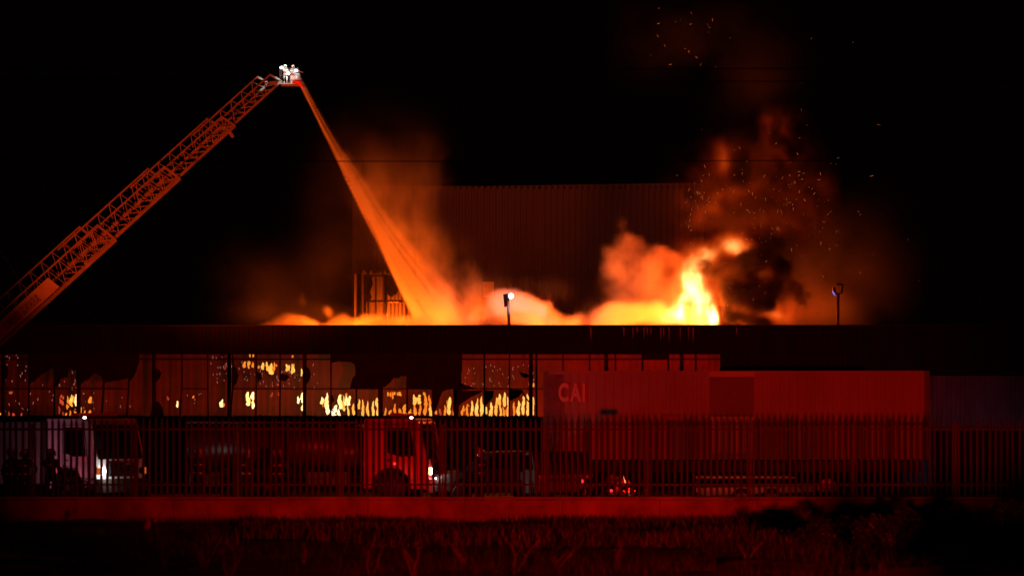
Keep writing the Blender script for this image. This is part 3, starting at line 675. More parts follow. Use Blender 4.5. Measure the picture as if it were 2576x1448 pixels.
# ------------------------------------------------------------------ people
def person(label, loc, yaw, pose='stand', coat='coat', scale=1.0, helmet='helmet', parentless=True):
    t = thing('person', label, 'person', loc, yaw)
    A = {'stand': ((.30, .02, 1.12), (.30, -.06, .86), (-.30, .02, 1.12), (-.28, -.10, .88)),
         'hips': ((.36, .02, 1.16), (.20, -.16, 1.02), (-.36, .02, 1.16), (-.20, -.16, 1.02)),
         'hold': ((.27, -.10, 1.16), (.16, -.42, 1.16), (-.27, -.08, 1.14), (-.14, -.42, 1.10)),
         'point': ((.34, -.10, 1.30), (.42, -.42, 1.36), (-.28, .02, 1.12), (-.27, -.06, .86))}[pose]
    V = [(0, 0, .95), (0, 0, 1.15), (0, .0, 1.36), (0, .0, 1.47), (0, -.01, 1.56), (0, -.01, 1.66),
         (.19, 0, 1.40), A[0], A[1], (-.19, 0, 1.40), A[2], A[3],
         (.10, 0, .90), (.13, -.02, .50), (.14, .02, .10), (.15, -.14, .05), (-.10, 0, .90), (-.13, -.02, .50), (-.15, .02, .10), (-.16, -.14, .05)]
    E = [(0,1),(1,2),(2,3),(3,4),(4,5),(2,6),(6,7),(7,8),(2,9),(9,10),(10,11),(0,12),(12,13),(13,14),(14,15),(0,16),(16,17),(17,18),(18,19)]
    RR = [.16, .16, .17, .07, .085, .08, .085, .065, .05, .085, .065, .05, .11, .085, .065, .05, .11, .085, .065, .05]
    me = bpy.data.meshes.new('body'); me.from_pydata(V, E, []); me.materials.append(M[coat])
    o = bpy.data.objects.new('body', me); COL.objects.link(o); o.parent = t
    sk = o.modifiers.new('skin', 'SKIN'); sk.use_smooth_shade = True
    for i, r in enumerate(RR): me.skin_vertices[0].data[i].radius = (r, r*.8 if i in (0, 1, 2) else r)
    me.skin_vertices[0].data[0].use_root = True
    ss = o.modifiers.new('sub', 'SUBSURF'); ss.levels = 1; ss.render_levels = 1
    fc = MB().tube([(0, -.02, 1.50), (0, -.035, 1.53), (0, -.035, 1.60), (0, -.03, 1.68)], [.05, .083, .092, .07], 10)
    fo = fc.obj('face', M['skin'], t, smooth=True)
    MB().bar((0, -.12, 1.61), (0, -.15, 1.575), .025).obj('nose', M['skin'], fo)
    for s_ in (-1, 1): MB().tube([(s_*.035, -.115, 1.62), (s_*.035, -.128, 1.62)], .012, 6).obj('eye', M['black'], fo)
    MB().tube([(0, .03, 1.64), (0, .0, 1.645), (0, 0, 1.66), (0, 0, 1.72), (0, 0, 1.77), (0, 0, 1.79)], [.12, .17, .135, .125, .08, .02], 14).obj('helmet', M[helmet], t, smooth=True)
    for z, r in ((1.02, .185), (1.27, .19)):
        b = MB(); n = 16
        for k in range(n):
            a = 2*math.pi*k/n
            for zz in (z, z+.05): b.v.append((r*1.0*math.cos(a), r*.84*math.sin(a), zz))
        for k in range(n): b.f.append((2*k, 2*((k+1) % n), 2*((k+1) % n)+1, 2*k+1))
        b.obj('reflective_band', M['stripe'], t)
    for s_, ix in ((1, 8), (-1, 11)):
        h0 = Vector(V[ix]); d = (h0-Vector(V[ix-1])).normalized()
        hb = MB().tube([h0, h0+d*.05, h0+d*.09], [.04, .042, .03], 7)
        side = Vector((1, 0, 0)) if abs(d.x) < .8 else Vector((0, 0, 1))
        for k in range(4): hb.tube([h0+d*.08+side*(k-1.5)*.018, h0+d*(.14-.008*abs(k-1.5))+side*(k-1.5)*.018, h0+d*.165+side*(k-1.5)*.018+Vector((0, -.015, 0))], .0085, 5)
        hb.tube([h0+d*.03-side*s_*.035, h0+d*.08-side*s_*.06], .01, 5)
        hb.obj('glove', M['coat'], t, smooth=True)
    t.scale = (scale,)*3
    return t
def stand(U, Y): return ((U-CU)*Y/F, Y, 0)
person('firefighter in dark coat nearest the left edge of the yard', stand(28, 85), math.radians(150))
person('firefighter with hands on hips second from the left edge', stand(62, 84.5), math.radians(200), 'hips')
person('firefighter pointing beside the white engine cab', stand(128, 85.5), math.radians(170), 'point')
person('firefighter holding a hose before the middle of the red tanker', stand(618, 85.5), math.radians(120), 'hold')
person('firefighter watching with back turned right of the hose holder', stand(700, 85), math.radians(185))
person('firefighter with hands on hips before the rear of the tanker', stand(500, 86), math.radians(10), 'hips')
person('firefighter standing right of the red engine headlight', stand(1206, 86), math.radians(60), 'stand')

# ------------------------------------------------------------------ aerial ladder
YL0, YL1 = 104.0, 112.0
A0 = P(-60, 925, YL0-.65); A1 = P(722, 214, YL1)        # the near lower rail, from off the left edge up to the tip
ax_ = (A1-A0).normalized(); LEN = (A1-A0).length
sd = Vector((-ax_.y, ax_.x, 0)).normalized()                 # toward the far side
up_ = sd.cross(ax_).normalized()
if up_.z < 0: up_ = -up_
ld = thing('aerial_ladder', 'long telescopic fire ladder lettered BOMBEROS GUAYAQUIL reaching up from the left', 'ladder', A0)
def LP(t, s, h): return ax_*t+sd*s+up_*h
def tU(U):        # where along the ladder a column lies
    lo, hi = 0., LEN
    for _ in range(40):
        mid = (lo+hi)/2; p = A0+ax_*mid; u = CU+p.x*F/p.y
        if u < U: lo = mid
        else: hi = mid
    return lo
ends = [tU(292), tU(458), tU(601), LEN]
starts = [0, ends[0]-1.6, ends[1]-1.4, ends[2]-1.2]
for k in range(4):
    t0, t1 = starts[k], ends[k]
    ins = .07*k; hw0, hw1 = ins, 1.30-ins; hb = .04+.055*k; ht = .93-.075*k; rw = .11-.014*k
    sec = None
    for s_ in (hw0, hw1):
        r_ = MB().bar(LP(t0, s_, hb), LP(t1, s_, hb), rw*.7, rw*1.25, up_).obj('lower_rail', M['ladder'], ld)
        MB().bar(LP(t0, s_, ht), LP(t1-.25, s_, ht), .05, .055, up_).obj('upper_rail', M['ladder'], ld)
        MB().bar(LP(t1, s_, hb), LP(t1-.30, s_, ht+.02), .07, .07, up_).obj('end_frame', M['ladder'], ld)
        n = max(3, int((t1-t0)/.62)); lat = None
        for j in range(n):
            a_ = t0+(t1-t0-.3)*j/n; b_ = t0+(t1-t0-.3)*(j+1)/n
            MB().bar(LP(a_, s_, hb), LP((a_+b_)/2, s_, ht), .022, .022, up_).obj('lattice_bar', M['ladder'], ld)
            MB().bar(LP((a_+b_)/2, s_, ht), LP(b_, s_, hb), .022, .022, up_).obj('lattice_bar', M['ladder'], ld)
    n = int((t1-t0)/.36); first = None
    vis0 = t0 if k == 0 else ends[k-1]-.2
    for j in range(n):
        a_ = t0+(j+.5)*(t1-t0)/n
        if a_ < vis0: continue
        if first is None:
            first = MB().bar(LP(0, hw0, hb), LP(0, hw1, hb), .04).obj('rung', M['ladder'], ld); first.location = ax_*a_
        else: inst(first, 'rung', ax_*a_, ld)
    MB().bar(LP(t1-.02, hw0, hb), LP(t1-.02, hw1, hb), .10).obj('head_beam', M['ladder'], ld)
MB().bar(LP(ends[2]-.35, .14, .12), LP(ends[2]-.35, .14, -.14), .09).obj('cable_pulley', M['ladder'], ld)
# lettered panel
tp0, tp1 = 0.0, tU(152)
pn = MB(); pn.add([LP(tp0, -.045, .16), LP(tp1+.05, -.045, .16), LP(tp1-.12, -.045, .72), LP(tp0, -.045, .72), LP(tp0, -.02, .16), LP(tp1+.05, -.02, .16), LP(tp1-.12, -.02, .72), LP(tp0, -.02, .72)],
                  [(0,1,2,3),(7,6,5,4),(0,4,5,1),(1,5,6,2),(2,6,7,3),(3,7,4,0)]).obj('name_panel', M['ladpanel'], ld)
tt = text('BOMBEROS GUAYAQUIL', 'lettering', .46, M['letter'], ld, (0, 0, 0), (0, 0, 0), .002, .12, 1, .004)
bpy.context.view_layer.update()
txs = [v.co.x for v in tt.data.vertices]; tw = max(txs)
tlen = tp1-.16-tU(26)
mx = Matrix((ax_, up_, -sd)).transposed().to_4x4()
tt.matrix_local = Matrix.Translation(LP(tU(26), -.05, .27)) @ mx @ Matrix.Diagonal((tlen/tw, 1, 1, 1))
# basket, crew and water monitor at the tip
TIP = P(727, 210, YL1+.2)
bk = thing('ladder_basket', 'open railed rescue basket at the tip of the aerial ladder', 'basket', TIP)
s = YL1/F
MB().box(-.42, .42, 0, 1.1, -.05, .03).obj('floor', M['ladder'], bk)
for z in (.5, .95): 
    for y in (0, 1.1): MB().bar((-.42, y, z), (.42, y, z), .04).obj('guard_rail', M['black'], bk)
    for x in (-.42, .42): MB().bar((x, 0, z), (x, 1.1, z), .04).obj('guard_rail', M['black'], bk)
for x in (-.42, 0, .42):
    for y in (0, 1.1): MB().bar((x, y, 0), (x, y, .95), .035).obj('guard_post', M['black'], bk)
MB().add([(.06, -.03, .05), (.40, -.03, .05), (.36, -.03, .48), (.06, -.03, .48), (.06, -.01, .05), (.40, -.01, .05), (.36, -.01, .48), (.06, -.01, .48)],
         [(0,1,2,3),(7,6,5,4),(0,4,5,1),(1,5,6,2),(2,6,7,3),(3,7,4,0)]).obj('front_plate', M['ladpanel'], bk)
MB().bar((.2, .4, .95), (.62, .4, .72), .05).obj('lamp_arm', M['ladder'], bk)
MB().bar((.12, .2, .9), (.62, .5, .76), .06).obj('lamp_bracket', M['redpaint'], bk)
for x, y, z in ((-.36, -.06, .98), (-.05, -.05, .62), (.30, -.05, .80)):
    MB().tube([(x, y, z), (x+.02, y-.05, z-.01), (x+.03, y-.07, z-.02)], [.05, .085, .06], 8).obj('white_glow_patch', M['lampwhite'], bk)  # bright white patches at the basket, put in as glowing lumps
bk.scale = (.85, .72, .62)
lamp('basket_lamp', 'SPOT', TIP+Vector((1.1, -1.5, 1.4)), 800, (.75, 1, 1), .05, TIP+Vector((-.35, .3, .25)), 32, .5)
mo = thing('water_monitor', 'water cannon below the basket pouring onto the roof', 'water cannon', P(752, 208, YL1))
MB().tube([(-.25, 0, .02), (-.05, 0, .05), (.03, 0, -.03)], [.07, .08, .09], 10).obj('elbow', M['redpaint'], mo, smooth=True)
MB().tube([(.03, 0, -.03), (.10, .02, -.17)], [.07, .045], 10).obj('nozzle', M['redpaint'], mo)
lt = P(716, 205, YL1)
person('firefighter in pale coat standing left in the ladder basket', Vector((TIP.x-.17, TIP.y+.3, TIP.z+.03)), math.radians(35), 'hold', 'coatpale', .42)
person('firefighter in pale coat standing right in the ladder basket', Vector((TIP.x+.12, TIP.y+.45, TIP.z+.03)), math.radians(20), 'hold', 'coatpale', .42)

# ------------------------------------------------------------------ floodlight masts on the roof
def mast(label, U, Vt, Y, lean=0):
    t = thing('floodlight_mast', label, 'floodlight', P(U, 820, Y)-Vector((0, 0, .3)))
    t['group'] = 'floodlight masts along the parapet'
    return t
m1 = mast('lit floodlight mast in front of the pale glowing smoke', 1281, 745, 116.0)
s1 = 116.0/F
MB().tube([(0, 0, 0), (-3*s1, 0, 62*s1+.3), (-4*s1, 0, 72*s1+.3)], .07, 10).obj('pole', M['pole'], m1, smooth=True)
MB().prism([(-16*s1, 80*s1+.3), (-4*s1, 82*s1+.3), (-5.5*s1, 50*s1+.3), (-13*s1, 48*s1+.3)], -.14, .14).obj('ballast_box', M['black'], m1, bevel=.01)
hd = MB().box(-5*s1, 0, -.1, .12, 64*s1+.3, 80*s1+.3).obj('lamp_head', M['black'], m1)
lens = MB().tube([(4*s1, -.2, 76*s1+.3), (4*s1, .02, 76*s1+.3)], [.085, .10], 14).obj('lamp_glass', M['lampwhite'], m1)
lamp('floodlight', 'SPOT', P(1296, 752, 117.2), 1300, (1, .55, .54), .09, P(1318, 800, 120.6), 100, 1.0)
lamp('floodlight_spill', 'SPOT', P(1291, 748, 115.7), 60, (.7, .8, 1), .1, P(1279, 820, 116), 60, .8)
m2 = mast('unlit floodlight mast with square bracket at the right end of the roof', 2107, 716, 116.0)
MB().tube([(0, 0, 0), (0, 0, 84*s1+.3)], .065, 10).obj('pole', M['contdark'], m2, smooth=True)
MB().tube([(-12*s1, 0, 92*s1+.3), (-9*s1, 0, 84*s1+.3), (0, 0, 79*s1+.3), (9*s1, 0, 84*s1+.3), (12*s1, 0, 104*s1+.3), (-3*s1, 0, 106*s1+.3)], .045, 8).obj('bracket', M['black'], m2)
MB().prism([(-14*s1, 98*s1+.3), (-7*s1, 96*s1+.3), (-5*s1, 80*s1+.3), (-13*s1, 88*s1+.3)], -.15, .15).obj('lamp_head', M['black'], m2)
MB().prism([(-14*s1, 86*s1+.3), (-8*s1, 77*s1+.3), (-7*s1, 79*s1+.3), (-13*s1, 89*s1+.3)], -.13, .13).obj('lamp_glass', emat('dim_lamp_glass', (.25, .2, .9), .8), m2)

# overhead cables crossing in front
for k, (Va, Vb, Y, lab) in enumerate(((170, 169, 62, 'upper thin black cable crossing before the ladder basket'), (197, 203, 62, 'lower thin black cable crossing just under the ladder basket'), (402, 400, 62, 'thin black cable crossing before the water jet'))):
    pts = [P(-150+2875*j/14, Va+(Vb-Va)*j/14+5*math.sin(math.pi*j/14), Y) for j in range(15)]
    tag(MB().tube(pts, .011, 6).obj('overhead_cable', M['cable']), lab, 'cable', 'overhead cables')

sw = thing('light_screen', 'dark wall added behind the right end of the fence to cut off the cold lamp', 'wall', ((2345-CU)*100/F, 100, 0))  # dark wall added to hide the cold lamp and darken what lies below
for k in range(5): MB().box(k*1.6+.005, k*1.6+1.595, 0, .15, 0, 2.30+.01*(k % 2)).obj('wall_panel', M['char'], sw)
# wash of a cold yard lamp on the right end of the shed
yl = thing('ground_floodlight', 'small cold floodlight on the ground behind the right end of the fence', 'floodlight', ((2500-CU)*111/F, 111, 0))
MB().box(-.2, .2, -.12, .12, .1, .4).obj('housing', M['black'], yl); MB().box(-.17, .17, .121, .13, .13, .37).obj('lens', M['pale'], yl)
MB().box(-.05, .05, -.05, .05, 0, .1).obj('foot', M['black'], yl)
lamp('cold_floodlight', 'POINT', ((2500-CU)*111/F, 111.4, .4), 15, (.62, .5, 1.0), .1)

# ------------------------------------------------------------------ foreground growth
def shrub(label, U, Y, Vtop, seed, n=4, lean=0, leaves=0):
    rr = random.Random(seed); s = Y/F; x0 = (U-CU)*s; hgt = (HV-Vtop)*s+ZC
    t = thing('dry_shrub', label, 'shrub', (x0, Y, 0), group='dry shrubs on the verge')
    lv = []
    for _ in range(n):
        pts = []; p = Vector((rr.uniform(-.06, .06), rr.uniform(-.06, .06), -.05)); d = Vector((lean+rr.uniform(-.35, .35), rr.uniform(-.2, .2), 1)).normalized()
        L_ = hgt*rr.uniform(.7, 1.05); m_ = 9
        mb = MB()
        for j in range(m_):
            pts.append(p.copy()); d = (d+Vector((rr.uniform(-.34, .34), rr.uniform(-.1, .1), rr.uniform(-.05, .1)))).normalized(); p = p+d*L_/(m_-1)
        mb.tube(pts, [.008*(1-.8*j/(m_-1))+.003 for j in range(m_)], 5)
        for j in range(2, m_-1):
            if rr.random() < .75:
                q_ = pts[j]; e = Vector((rr.choice((-1, 1))*rr.uniform(.4, 1), rr.uniform(-.3, .3), rr.uniform(.3, 1))).normalized(); l2 = L_*rr.uniform(.1, .28)
                tw_ = [q_, q_+e*l2*.5, q_+(e+Vector((0, 0, .35))).normalized()*l2]
                mb.tube(tw_, [.005, .004, .002], 4); lv.append(tw_[-1])
        lv.append(pts[-1])
        mb.obj('branch', M['bark'], t)
    if leaves:
        for q_ in lv[:leaves]:
            a = rr.uniform(-.6, .6); l_ = .055
            MB().add([q_, q_+Vector((l_*.4, 0, l_*.6)), q_+Vector((a*.03, 0, l_*1.5)), q_+Vector((-l_*.4, .01, l_*.6))], [(0, 1, 2, 3)]).obj('leaf', M['leaf'], t)
    return t
shr = [(60, 56, 1330, 0, 'sparse dry shrub at the far left bottom corner'), (190, 57, 1325, .1, 'slanting dry shrub second from the left'), (330, 55, 1350, .1, 'low tangled dry shrub below the white engine'),
       (425, 56, 1320, -.05, 'dry shrub with two pale leaves at its tip'), (520, 57, 1316, -.25, 'dry shrub with long forked stem left of centre'), (585, 56, 1335, .25, 'bright stemmed dry shrub beside the forked one'),
       (760, 58, 1345, -.1, 'thin dry shrub below the tanker middle'), (930, 57, 1340, .05, 'dry shrub below the tanker rear wheel'), (1040, 57, 1330, -.1, 'dry shrub right under the red engine cab'),
       (1180, 58, 1330, .1, 'single dry shrub below the red engine headlight'), (1300, 57, 1318, -.1, 'many stemmed dry shrub near the picture centre'), (1400, 59, 1345, .12, 'short dry shrub below the left end of the container'),
       (1540, 58, 1350, 0, 'thin dry shrub below the motorcycle'), (1880, 60, 1330, 0, 'lone dry shrub below the flatbed trailer')]
for k, (U, Y, Vt, le, lab) in enumerate(shr): shrub(lab, U, Y-6-(k % 3), Vt-5+(k*37 % 23), 40+k, 3 if k in (4, 5, 8) else 2, le, 3)
for U, V, w_, lab in ((391, 1306, .07, 'small bright red leaf at the tip of a thin bare stem'), (372, 1318, .13, 'larger crumpled pale leaf low beside the bright red one')):
    p = P(U, V, 57.5)
    lf = tag(MB().add([p+Vector((-w_*.5, 0, -w_*.6)), p+Vector((w_*.25, -.02, -w_*.7)), p+Vector((w_*.5, .01, .1*w_)), p+Vector((.05*w_, -.03, w_)), p+Vector((-w_*.45, .02, .2*w_)), p+Vector((0, -.05, 0))],
               [(0, 1, 5), (1, 2, 5), (2, 3, 5), (3, 4, 5), (4, 0, 5)]).obj('dead_leaf', M['bud']), lab, 'leaf', 'dead leaves on bare stems')
    MB().tube([p+Vector((0, .01, -w_*.5)), Vector((p.x+.04, p.y+.03, p.z*.5)), Vector((p.x-.02, p.y, -.15))], [.003, .005, .006], 5).obj('stem', M['bark'], lf)
# grass, uncountable
def blades(name, n, x0, x1, y0, y1, h0, h1, m, seed, dens=None, wd=.012):
    rs = np.random.RandomState(seed); X = rs.uniform(x0, x1, n*2); Yv = rs.uniform(y0, y1, n*2)
    cl = np.sin(X*1.3+2*np.sin(Yv*.7))+np.sin(X*.45+1+Yv*.5)+rs.uniform(-1, 1, n*2)
    k = cl > .2; X = X[k][:n]; Yv = Yv[k][:n]; n = len(X)
    hh = rs.uniform(h0, h1, n); a = rs.uniform(0, 6.28, n); lx = rs.normal(0, .28, n)*hh; ly = rs.normal(0, .2, n)*hh
    v = np.zeros((n, 3, 3)); dx_ = np.cos(a)*wd; dy_ = np.sin(a)*wd
    v[:, 0] = np.c_[X-dx_, Yv-dy_, np.full(n, -.12)]; v[:, 1] = np.c_[X+dx_, Yv+dy_, np.full(n, -.12)]; v[:, 2] = np.c_[X+lx, Yv+ly, hh]
    me = bpy.data.meshes.new(name); me.from_pydata(v.reshape(-1, 3).tolist(), [], np.arange(3*n).reshape(-1, 3).tolist()); me.materials.append(m)
    o = bpy.data.objects.new(name, me); COL.objects.link(o); return o
tag(blades('grass', 26000, -16, 8, 49, 73, .05, .30, M['drygrass'], 3), 'patchy dry grass on the verge before the low wall', None, None, 'stuff')
wd = blades('weeds', 15000, -6.5, 6.2, 60, 72.6, .03, .32, M['weed'], 8, wd=.035)
tag(wd, 'paler clumps of weeds catching the red light along the wall foot', None, None, 'stuff')
# dark bushes on the right of the verge
def bush(label, U, Y, Vtop, wid, seed):
    rs = np.random.RandomState(seed); s = Y/F; x0 = (U-CU)*s; H_ = ZC+(HV-Vtop)*s; W2 = wid*s/2
    t = thing('leafy_bush', label, 'bush', (x0, Y, 0), group='dark bushes on the verge')
    n = 2600; c = rs.normal(0, 1, (n*3, 3)); c /= np.linalg.norm(c, axis=1)[:, None]; c *= rs.uniform(.45, 1, (n*3, 1))**.4
    c = c[c[:, 2] > -.35][:n]; n = len(c)
    lump = 1+.22*np.sin(c[:, 0]*6+seed)*np.sin(c[:, 2]*5+1)+.15*np.sin(c[:, 0]*13+c[:, 1]*4)
    p = c*np.array([W2, W2*.7, H_*.72])*lump[:, None]+np.array([0, 0, H_*.30])
    a = rs.normal(0, 1, (n, 3)); a /= np.linalg.norm(a, axis=1)[:, None]; b = np.cross(a, rs.normal(0, 1, (n, 3))); b /= np.linalg.norm(b, axis=1)[:, None]
    l_ = rs.uniform(.03, .06, (n, 1)); v = np.stack([p-a*l_, p+b*l_*.45, p+a*l_, p-b*l_*.45], 1)
    me = bpy.data.meshes.new('foliage'); me.from_pydata(v.reshape(-1, 3).tolist(), [], np.arange(4*n).reshape(-1, 4).tolist()); me.materials.append(M['leaf'])
    o = bpy.data.objects.new('foliage', me); COL.objects.link(o); o.parent = t; o['kind'] = 'stuff'
    mb = MB()
    for k in range(5):
        aa = rs.uniform(-1, 1); mb.tube([(0, 0, -.1), (aa*W2*.3, 0, H_*.4), (aa*W2*.7, rs.uniform(-.2, .2), H_*.8)], [.03, .02, .008], 5)
    mb.obj('stems', M['bark'], t)
for U, Y, Vt, wd_, sd_, lab in ((1990, 66, 1325, 150, 1, 'low dark bush where the lit wall fades out'), (2110, 60, 1300, 190, 2, 'dark bush second from the left of the right hand row'), (2250, 57, 1290, 220, 3, 'broad dark bush below the right end of the container'),
                               (2400, 60, 1280, 200, 4, 'dark bush second from the right edge'), (2540, 56, 1270, 240, 5, 'tallest dark bush at the right edge'), (185, 79, 1185, 130, 6, 'dark bush silhouetted against the white engine side')):
    bush(lab, U, Y, Vt, wd_, sd_)

rsH = np.random.RandomState(9); hm = MB()  # unseen hedge added beside the view to shade wall and verge
hg = thing('shading_hedge', 'unseen hedge added to shade the lower right of the verge', 'hedge', (12, 20, 0))
xs = np.linspace(-4.6, 9, 70)
top = np.clip((xs+4.6)/1.5, 0, 1)**.6*(1.64+.08*np.sin(xs*3.1)+.07*np.sin(xs*7.7+1)+rsH.uniform(-.06, .06, 70))
hm.prism([(float(x), float(z)) for x, z in zip(xs, top)]+[(9., -.2), (-4.6, -.2)], -.5, .5); hm.obj('foliage', M['leaf'], hg)
# ------------------------------------------------------------------ volumes: smoke, flame, water
def vnoise(X, Y, Z, scale, seed, octs=4, gain=.55):
    rs = np.random.RandomState(seed); out = np.zeros(X.shape, np.float32); amp = 1.; tot = 0.
    T = rs.rand(32, 32, 32).astype(np.float32)
    for o in range(octs):
        f = (2**o)/scale; ox, oy, oz = rs.rand(3)*32
        def prep(A, off):
            B = A*f+off; i = np.floor(B); t = (B-i).astype(np.float32); i = i.astype(np.int64) % 32; return i, (i+1) % 32, t*t*(3-2*t)
        q_ = np.linalg.qr(rs.normal(size=(3, 3)))[0]      # every octave turned, so no lattice shows
        A_ = X*q_[0, 0]+Y*q_[0, 1]+Z*q_[0, 2]; B_ = X*q_[1, 0]+Y*q_[1, 1]+Z*q_[1, 2]; C_ = X*q_[2, 0]+Y*q_[2, 1]+Z*q_[2, 2]
        i0, i1, tx_ = prep(A_, ox); j0, j1, ty_ = prep(B_, oy); k0, k1, tz_ = prep(C_, oz)
        c00 = T[i0, j0, k0]*(1-tx_)+T[i1, j0, k0]*tx_; c10 = T[i0, j1, k0]*(1-tx_)+T[i1, j1, k0]*tx_
        c01 = T[i0, j0, k1]*(1-tx_)+T[i1, j0, k1]*tx_; c11 = T[i0, j1, k1]*(1-tx_)+T[i1, j1, k1]*tx_
        out += amp*((c00*(1-ty_)+c10*ty_)*(1-tz_)+(c01*(1-ty_)+c11*ty_)*tz_); tot += amp; amp *= gain
    return out/tot

def cnoise(X, Y, Z, scale, seed, octs=4, gain=.55, k=2.6):      # stretched to full contrast
    return np.clip(.5+(vnoise(X, Y, Z, scale, seed, octs, gain)-.5)*k, 0, 1)
def billow(X, Y, Z, scale, seed, octs=4):                        # rounded cauliflower lumps with sharp creases
    out = np.zeros(X.shape, np.float32); tot = 0; amp = 1.
    for o in range(octs):
        out += amp*np.minimum(1, np.abs(vnoise(X, Y, Z, scale/2**o, seed+7*o, 1)-.5)*2.6); tot += amp; amp *= .55
    return out/tot

def volume(name, label, box, vox, field, material):
    """box = (U0, U1, V0, V1, Y0, Y1); field(X, Y, Z) gives the density at world points"""
    U0, U1, V0, V1, Y0, Y1 = box; Ym = (Y0+Y1)/2
    a = P(U0, V1, Ym); b = P(U1, V0, Ym)
    mn = np.array([a.x, Y0, a.z]); mx_ = np.array([b.x, Y1, b.z])
    n = np.maximum(4, np.ceil((mx_-mn)/vox).astype(int))+1
    gx = np.linspace(mn[0], mx_[0], n[0]); gy = np.linspace(mn[1], mx_[1], n[1]); gz = np.linspace(mn[2], mx_[2], n[2])
    X, Yg, Z = np.meshgrid(gx, gy, gz, indexing='ij')
    D = np.asarray(field(X, Yg, Z), np.float32); D[D < 1e-4] = 0
    for ax in range(3):
        sl = [slice(None)]*3
        for e in (0, -1): sl[ax] = e; D[tuple(sl)] = 0
    me = bpy.data.meshes.new(name); me.vertices.add(D.size)
    at = me.attributes.new('voxel', 'FLOAT', 'POINT'); at.data.foreach_set('value', D.ravel())
    o = bpy.data.objects.new(name, me); COL.objects.link(o)
    ng = bpy.data.node_groups.new(name, 'GeometryNodeTree'); ng.is_modifier = True
    ng.interface.new_socket('Geometry', in_out='INPUT', socket_type='NodeSocketGeometry'); ng.interface.new_socket('Geometry', in_out='OUTPUT', socket_type='NodeSocketGeometry')
    N = ng.nodes; L = ng.links
    gi = N.new('NodeGroupInput'); go = N.new('NodeGroupOutput'); vc = N.new('GeometryNodeVolumeCube'); pos = N.new('GeometryNodeInputPosition')
    vc.inputs['Min'].default_value = mn; vc.inputs['Max'].default_value = mx_
    for ax, nm in enumerate(('X', 'Y', 'Z')): vc.inputs['Resolution '+nm].default_value = int(n[ax])
    sub = N.new('ShaderNodeVectorMath'); sub.operation = 'SUBTRACT'; L.new(pos.outputs[0], sub.inputs[0]); sub.inputs[1].default_value = mn
    mul = N.new('ShaderNodeVectorMath'); mul.operation = 'MULTIPLY'; L.new(sub.outputs[0], mul.inputs[0]); mul.inputs[1].default_value = (n-1)/(mx_-mn)
    hf = N.new('ShaderNodeVectorMath'); hf.operation = 'ADD'; L.new(mul.outputs[0], hf.inputs[0]); hf.inputs[1].default_value = (.5, .5, .5)
    fl = N.new('ShaderNodeVectorMath'); fl.operation = 'FLOOR'; L.new(hf.outputs[0], fl.inputs[0])
    dt = N.new('ShaderNodeVectorMath'); dt.operation = 'DOT_PRODUCT'; L.new(fl.outputs[0], dt.inputs[0]); dt.inputs[1].default_value = (float(n[1]*n[2]), float(n[2]), 1.)
    r5 = N.new('ShaderNodeMath'); r5.operation = 'ADD'; L.new(dt.outputs['Value'], r5.inputs[0]); r5.inputs[1].default_value = .25
    f2i = N.new('FunctionNodeFloatToInt'); f2i.rounding_mode = 'FLOOR'; L.new(r5.outputs[0], f2i.inputs[0])
    na = N.new('GeometryNodeInputNamedAttribute'); na.data_type = 'FLOAT'; na.inputs['Name'].default_value = 'voxel'
    si = N.new('GeometryNodeSampleIndex'); si.data_type = 'FLOAT'; si.domain = 'POINT'; si.clamp = True
    L.new(gi.outputs[0], si.inputs['Geometry']); L.new(na.outputs['Attribute'], si.inputs['Value']); L.new(f2i.outputs[0], si.inputs['Index'])
    L.new(si.outputs[0], vc.inputs['Density'])
    sm = N.new('GeometryNodeSetMaterial'); sm.inputs['Material'].default_value = material; L.new(vc.outputs[0], sm.inputs['Geometry']); L.new(sm.outputs[0], go.inputs[0])
    md = o.modifiers.new('density', 'NODES'); md.node_group = ng
    me.materials.append(material)
    tag(o, label, None, None, 'stuff')
    print('VOL', name, n, D.size, float(D.max()))
    return o

def vmat(name, scatter=None, absorb=None, emis=None, k_s=1., k_a=1., k_e=1., aniso=.2, pw=1.0):
    m = bpy.data.materials.new(name); m.use_nodes = True; nt = m.node_tree; N = nt.nodes; L = nt.links; N.remove(N['Principled BSDF'])
    at = N.new('ShaderNodeAttribute'); at.attribute_name = 'density'; last = None
    def mulf(k, p=1.0):
        src = at.outputs['Fac']
        if p != 1.0:
            q_ = N.new('ShaderNodeMath'); q_.operation = 'POWER'; L.new(src, q_.inputs[0]); q_.inputs[1].default_value = p; src = q_.outputs[0]
        n = N.new('ShaderNodeMath'); n.operation = 'MULTIPLY'; L.new(src, n.inputs[0]); n.inputs[1].default_value = k; return n.outputs[0]
    def join(a):
        nonlocal last
        if last is None: last = a; return
        s_ = N.new('ShaderNodeAddShader'); L.new(last, s_.inputs[0]); L.new(a, s_.inputs[1]); last = s_.outputs[0]
    if scatter:
        n = N.new('ShaderNodeVolumeScatter'); n.inputs['Color'].default_value = (*scatter, 1); n.inputs['Anisotropy'].default_value = aniso; L.new(mulf(k_s), n.inputs['Density']); join(n.outputs[0])
    if absorb:
        n = N.new('ShaderNodeVolumeAbsorption'); n.inputs['Color'].default_value = (*absorb, 1); L.new(mulf(k_a), n.inputs['Density']); join(n.outputs[0])
    for col, k, p in (emis or ()):
        n = N.new('ShaderNodeEmission'); n.inputs[0].default_value = (*col, 1); L.new(mulf(k*k_e, p), n.inputs[1]); join(n.outputs[0])
    L.new(last, N['Material Output'].inputs['Volume'])
    return m

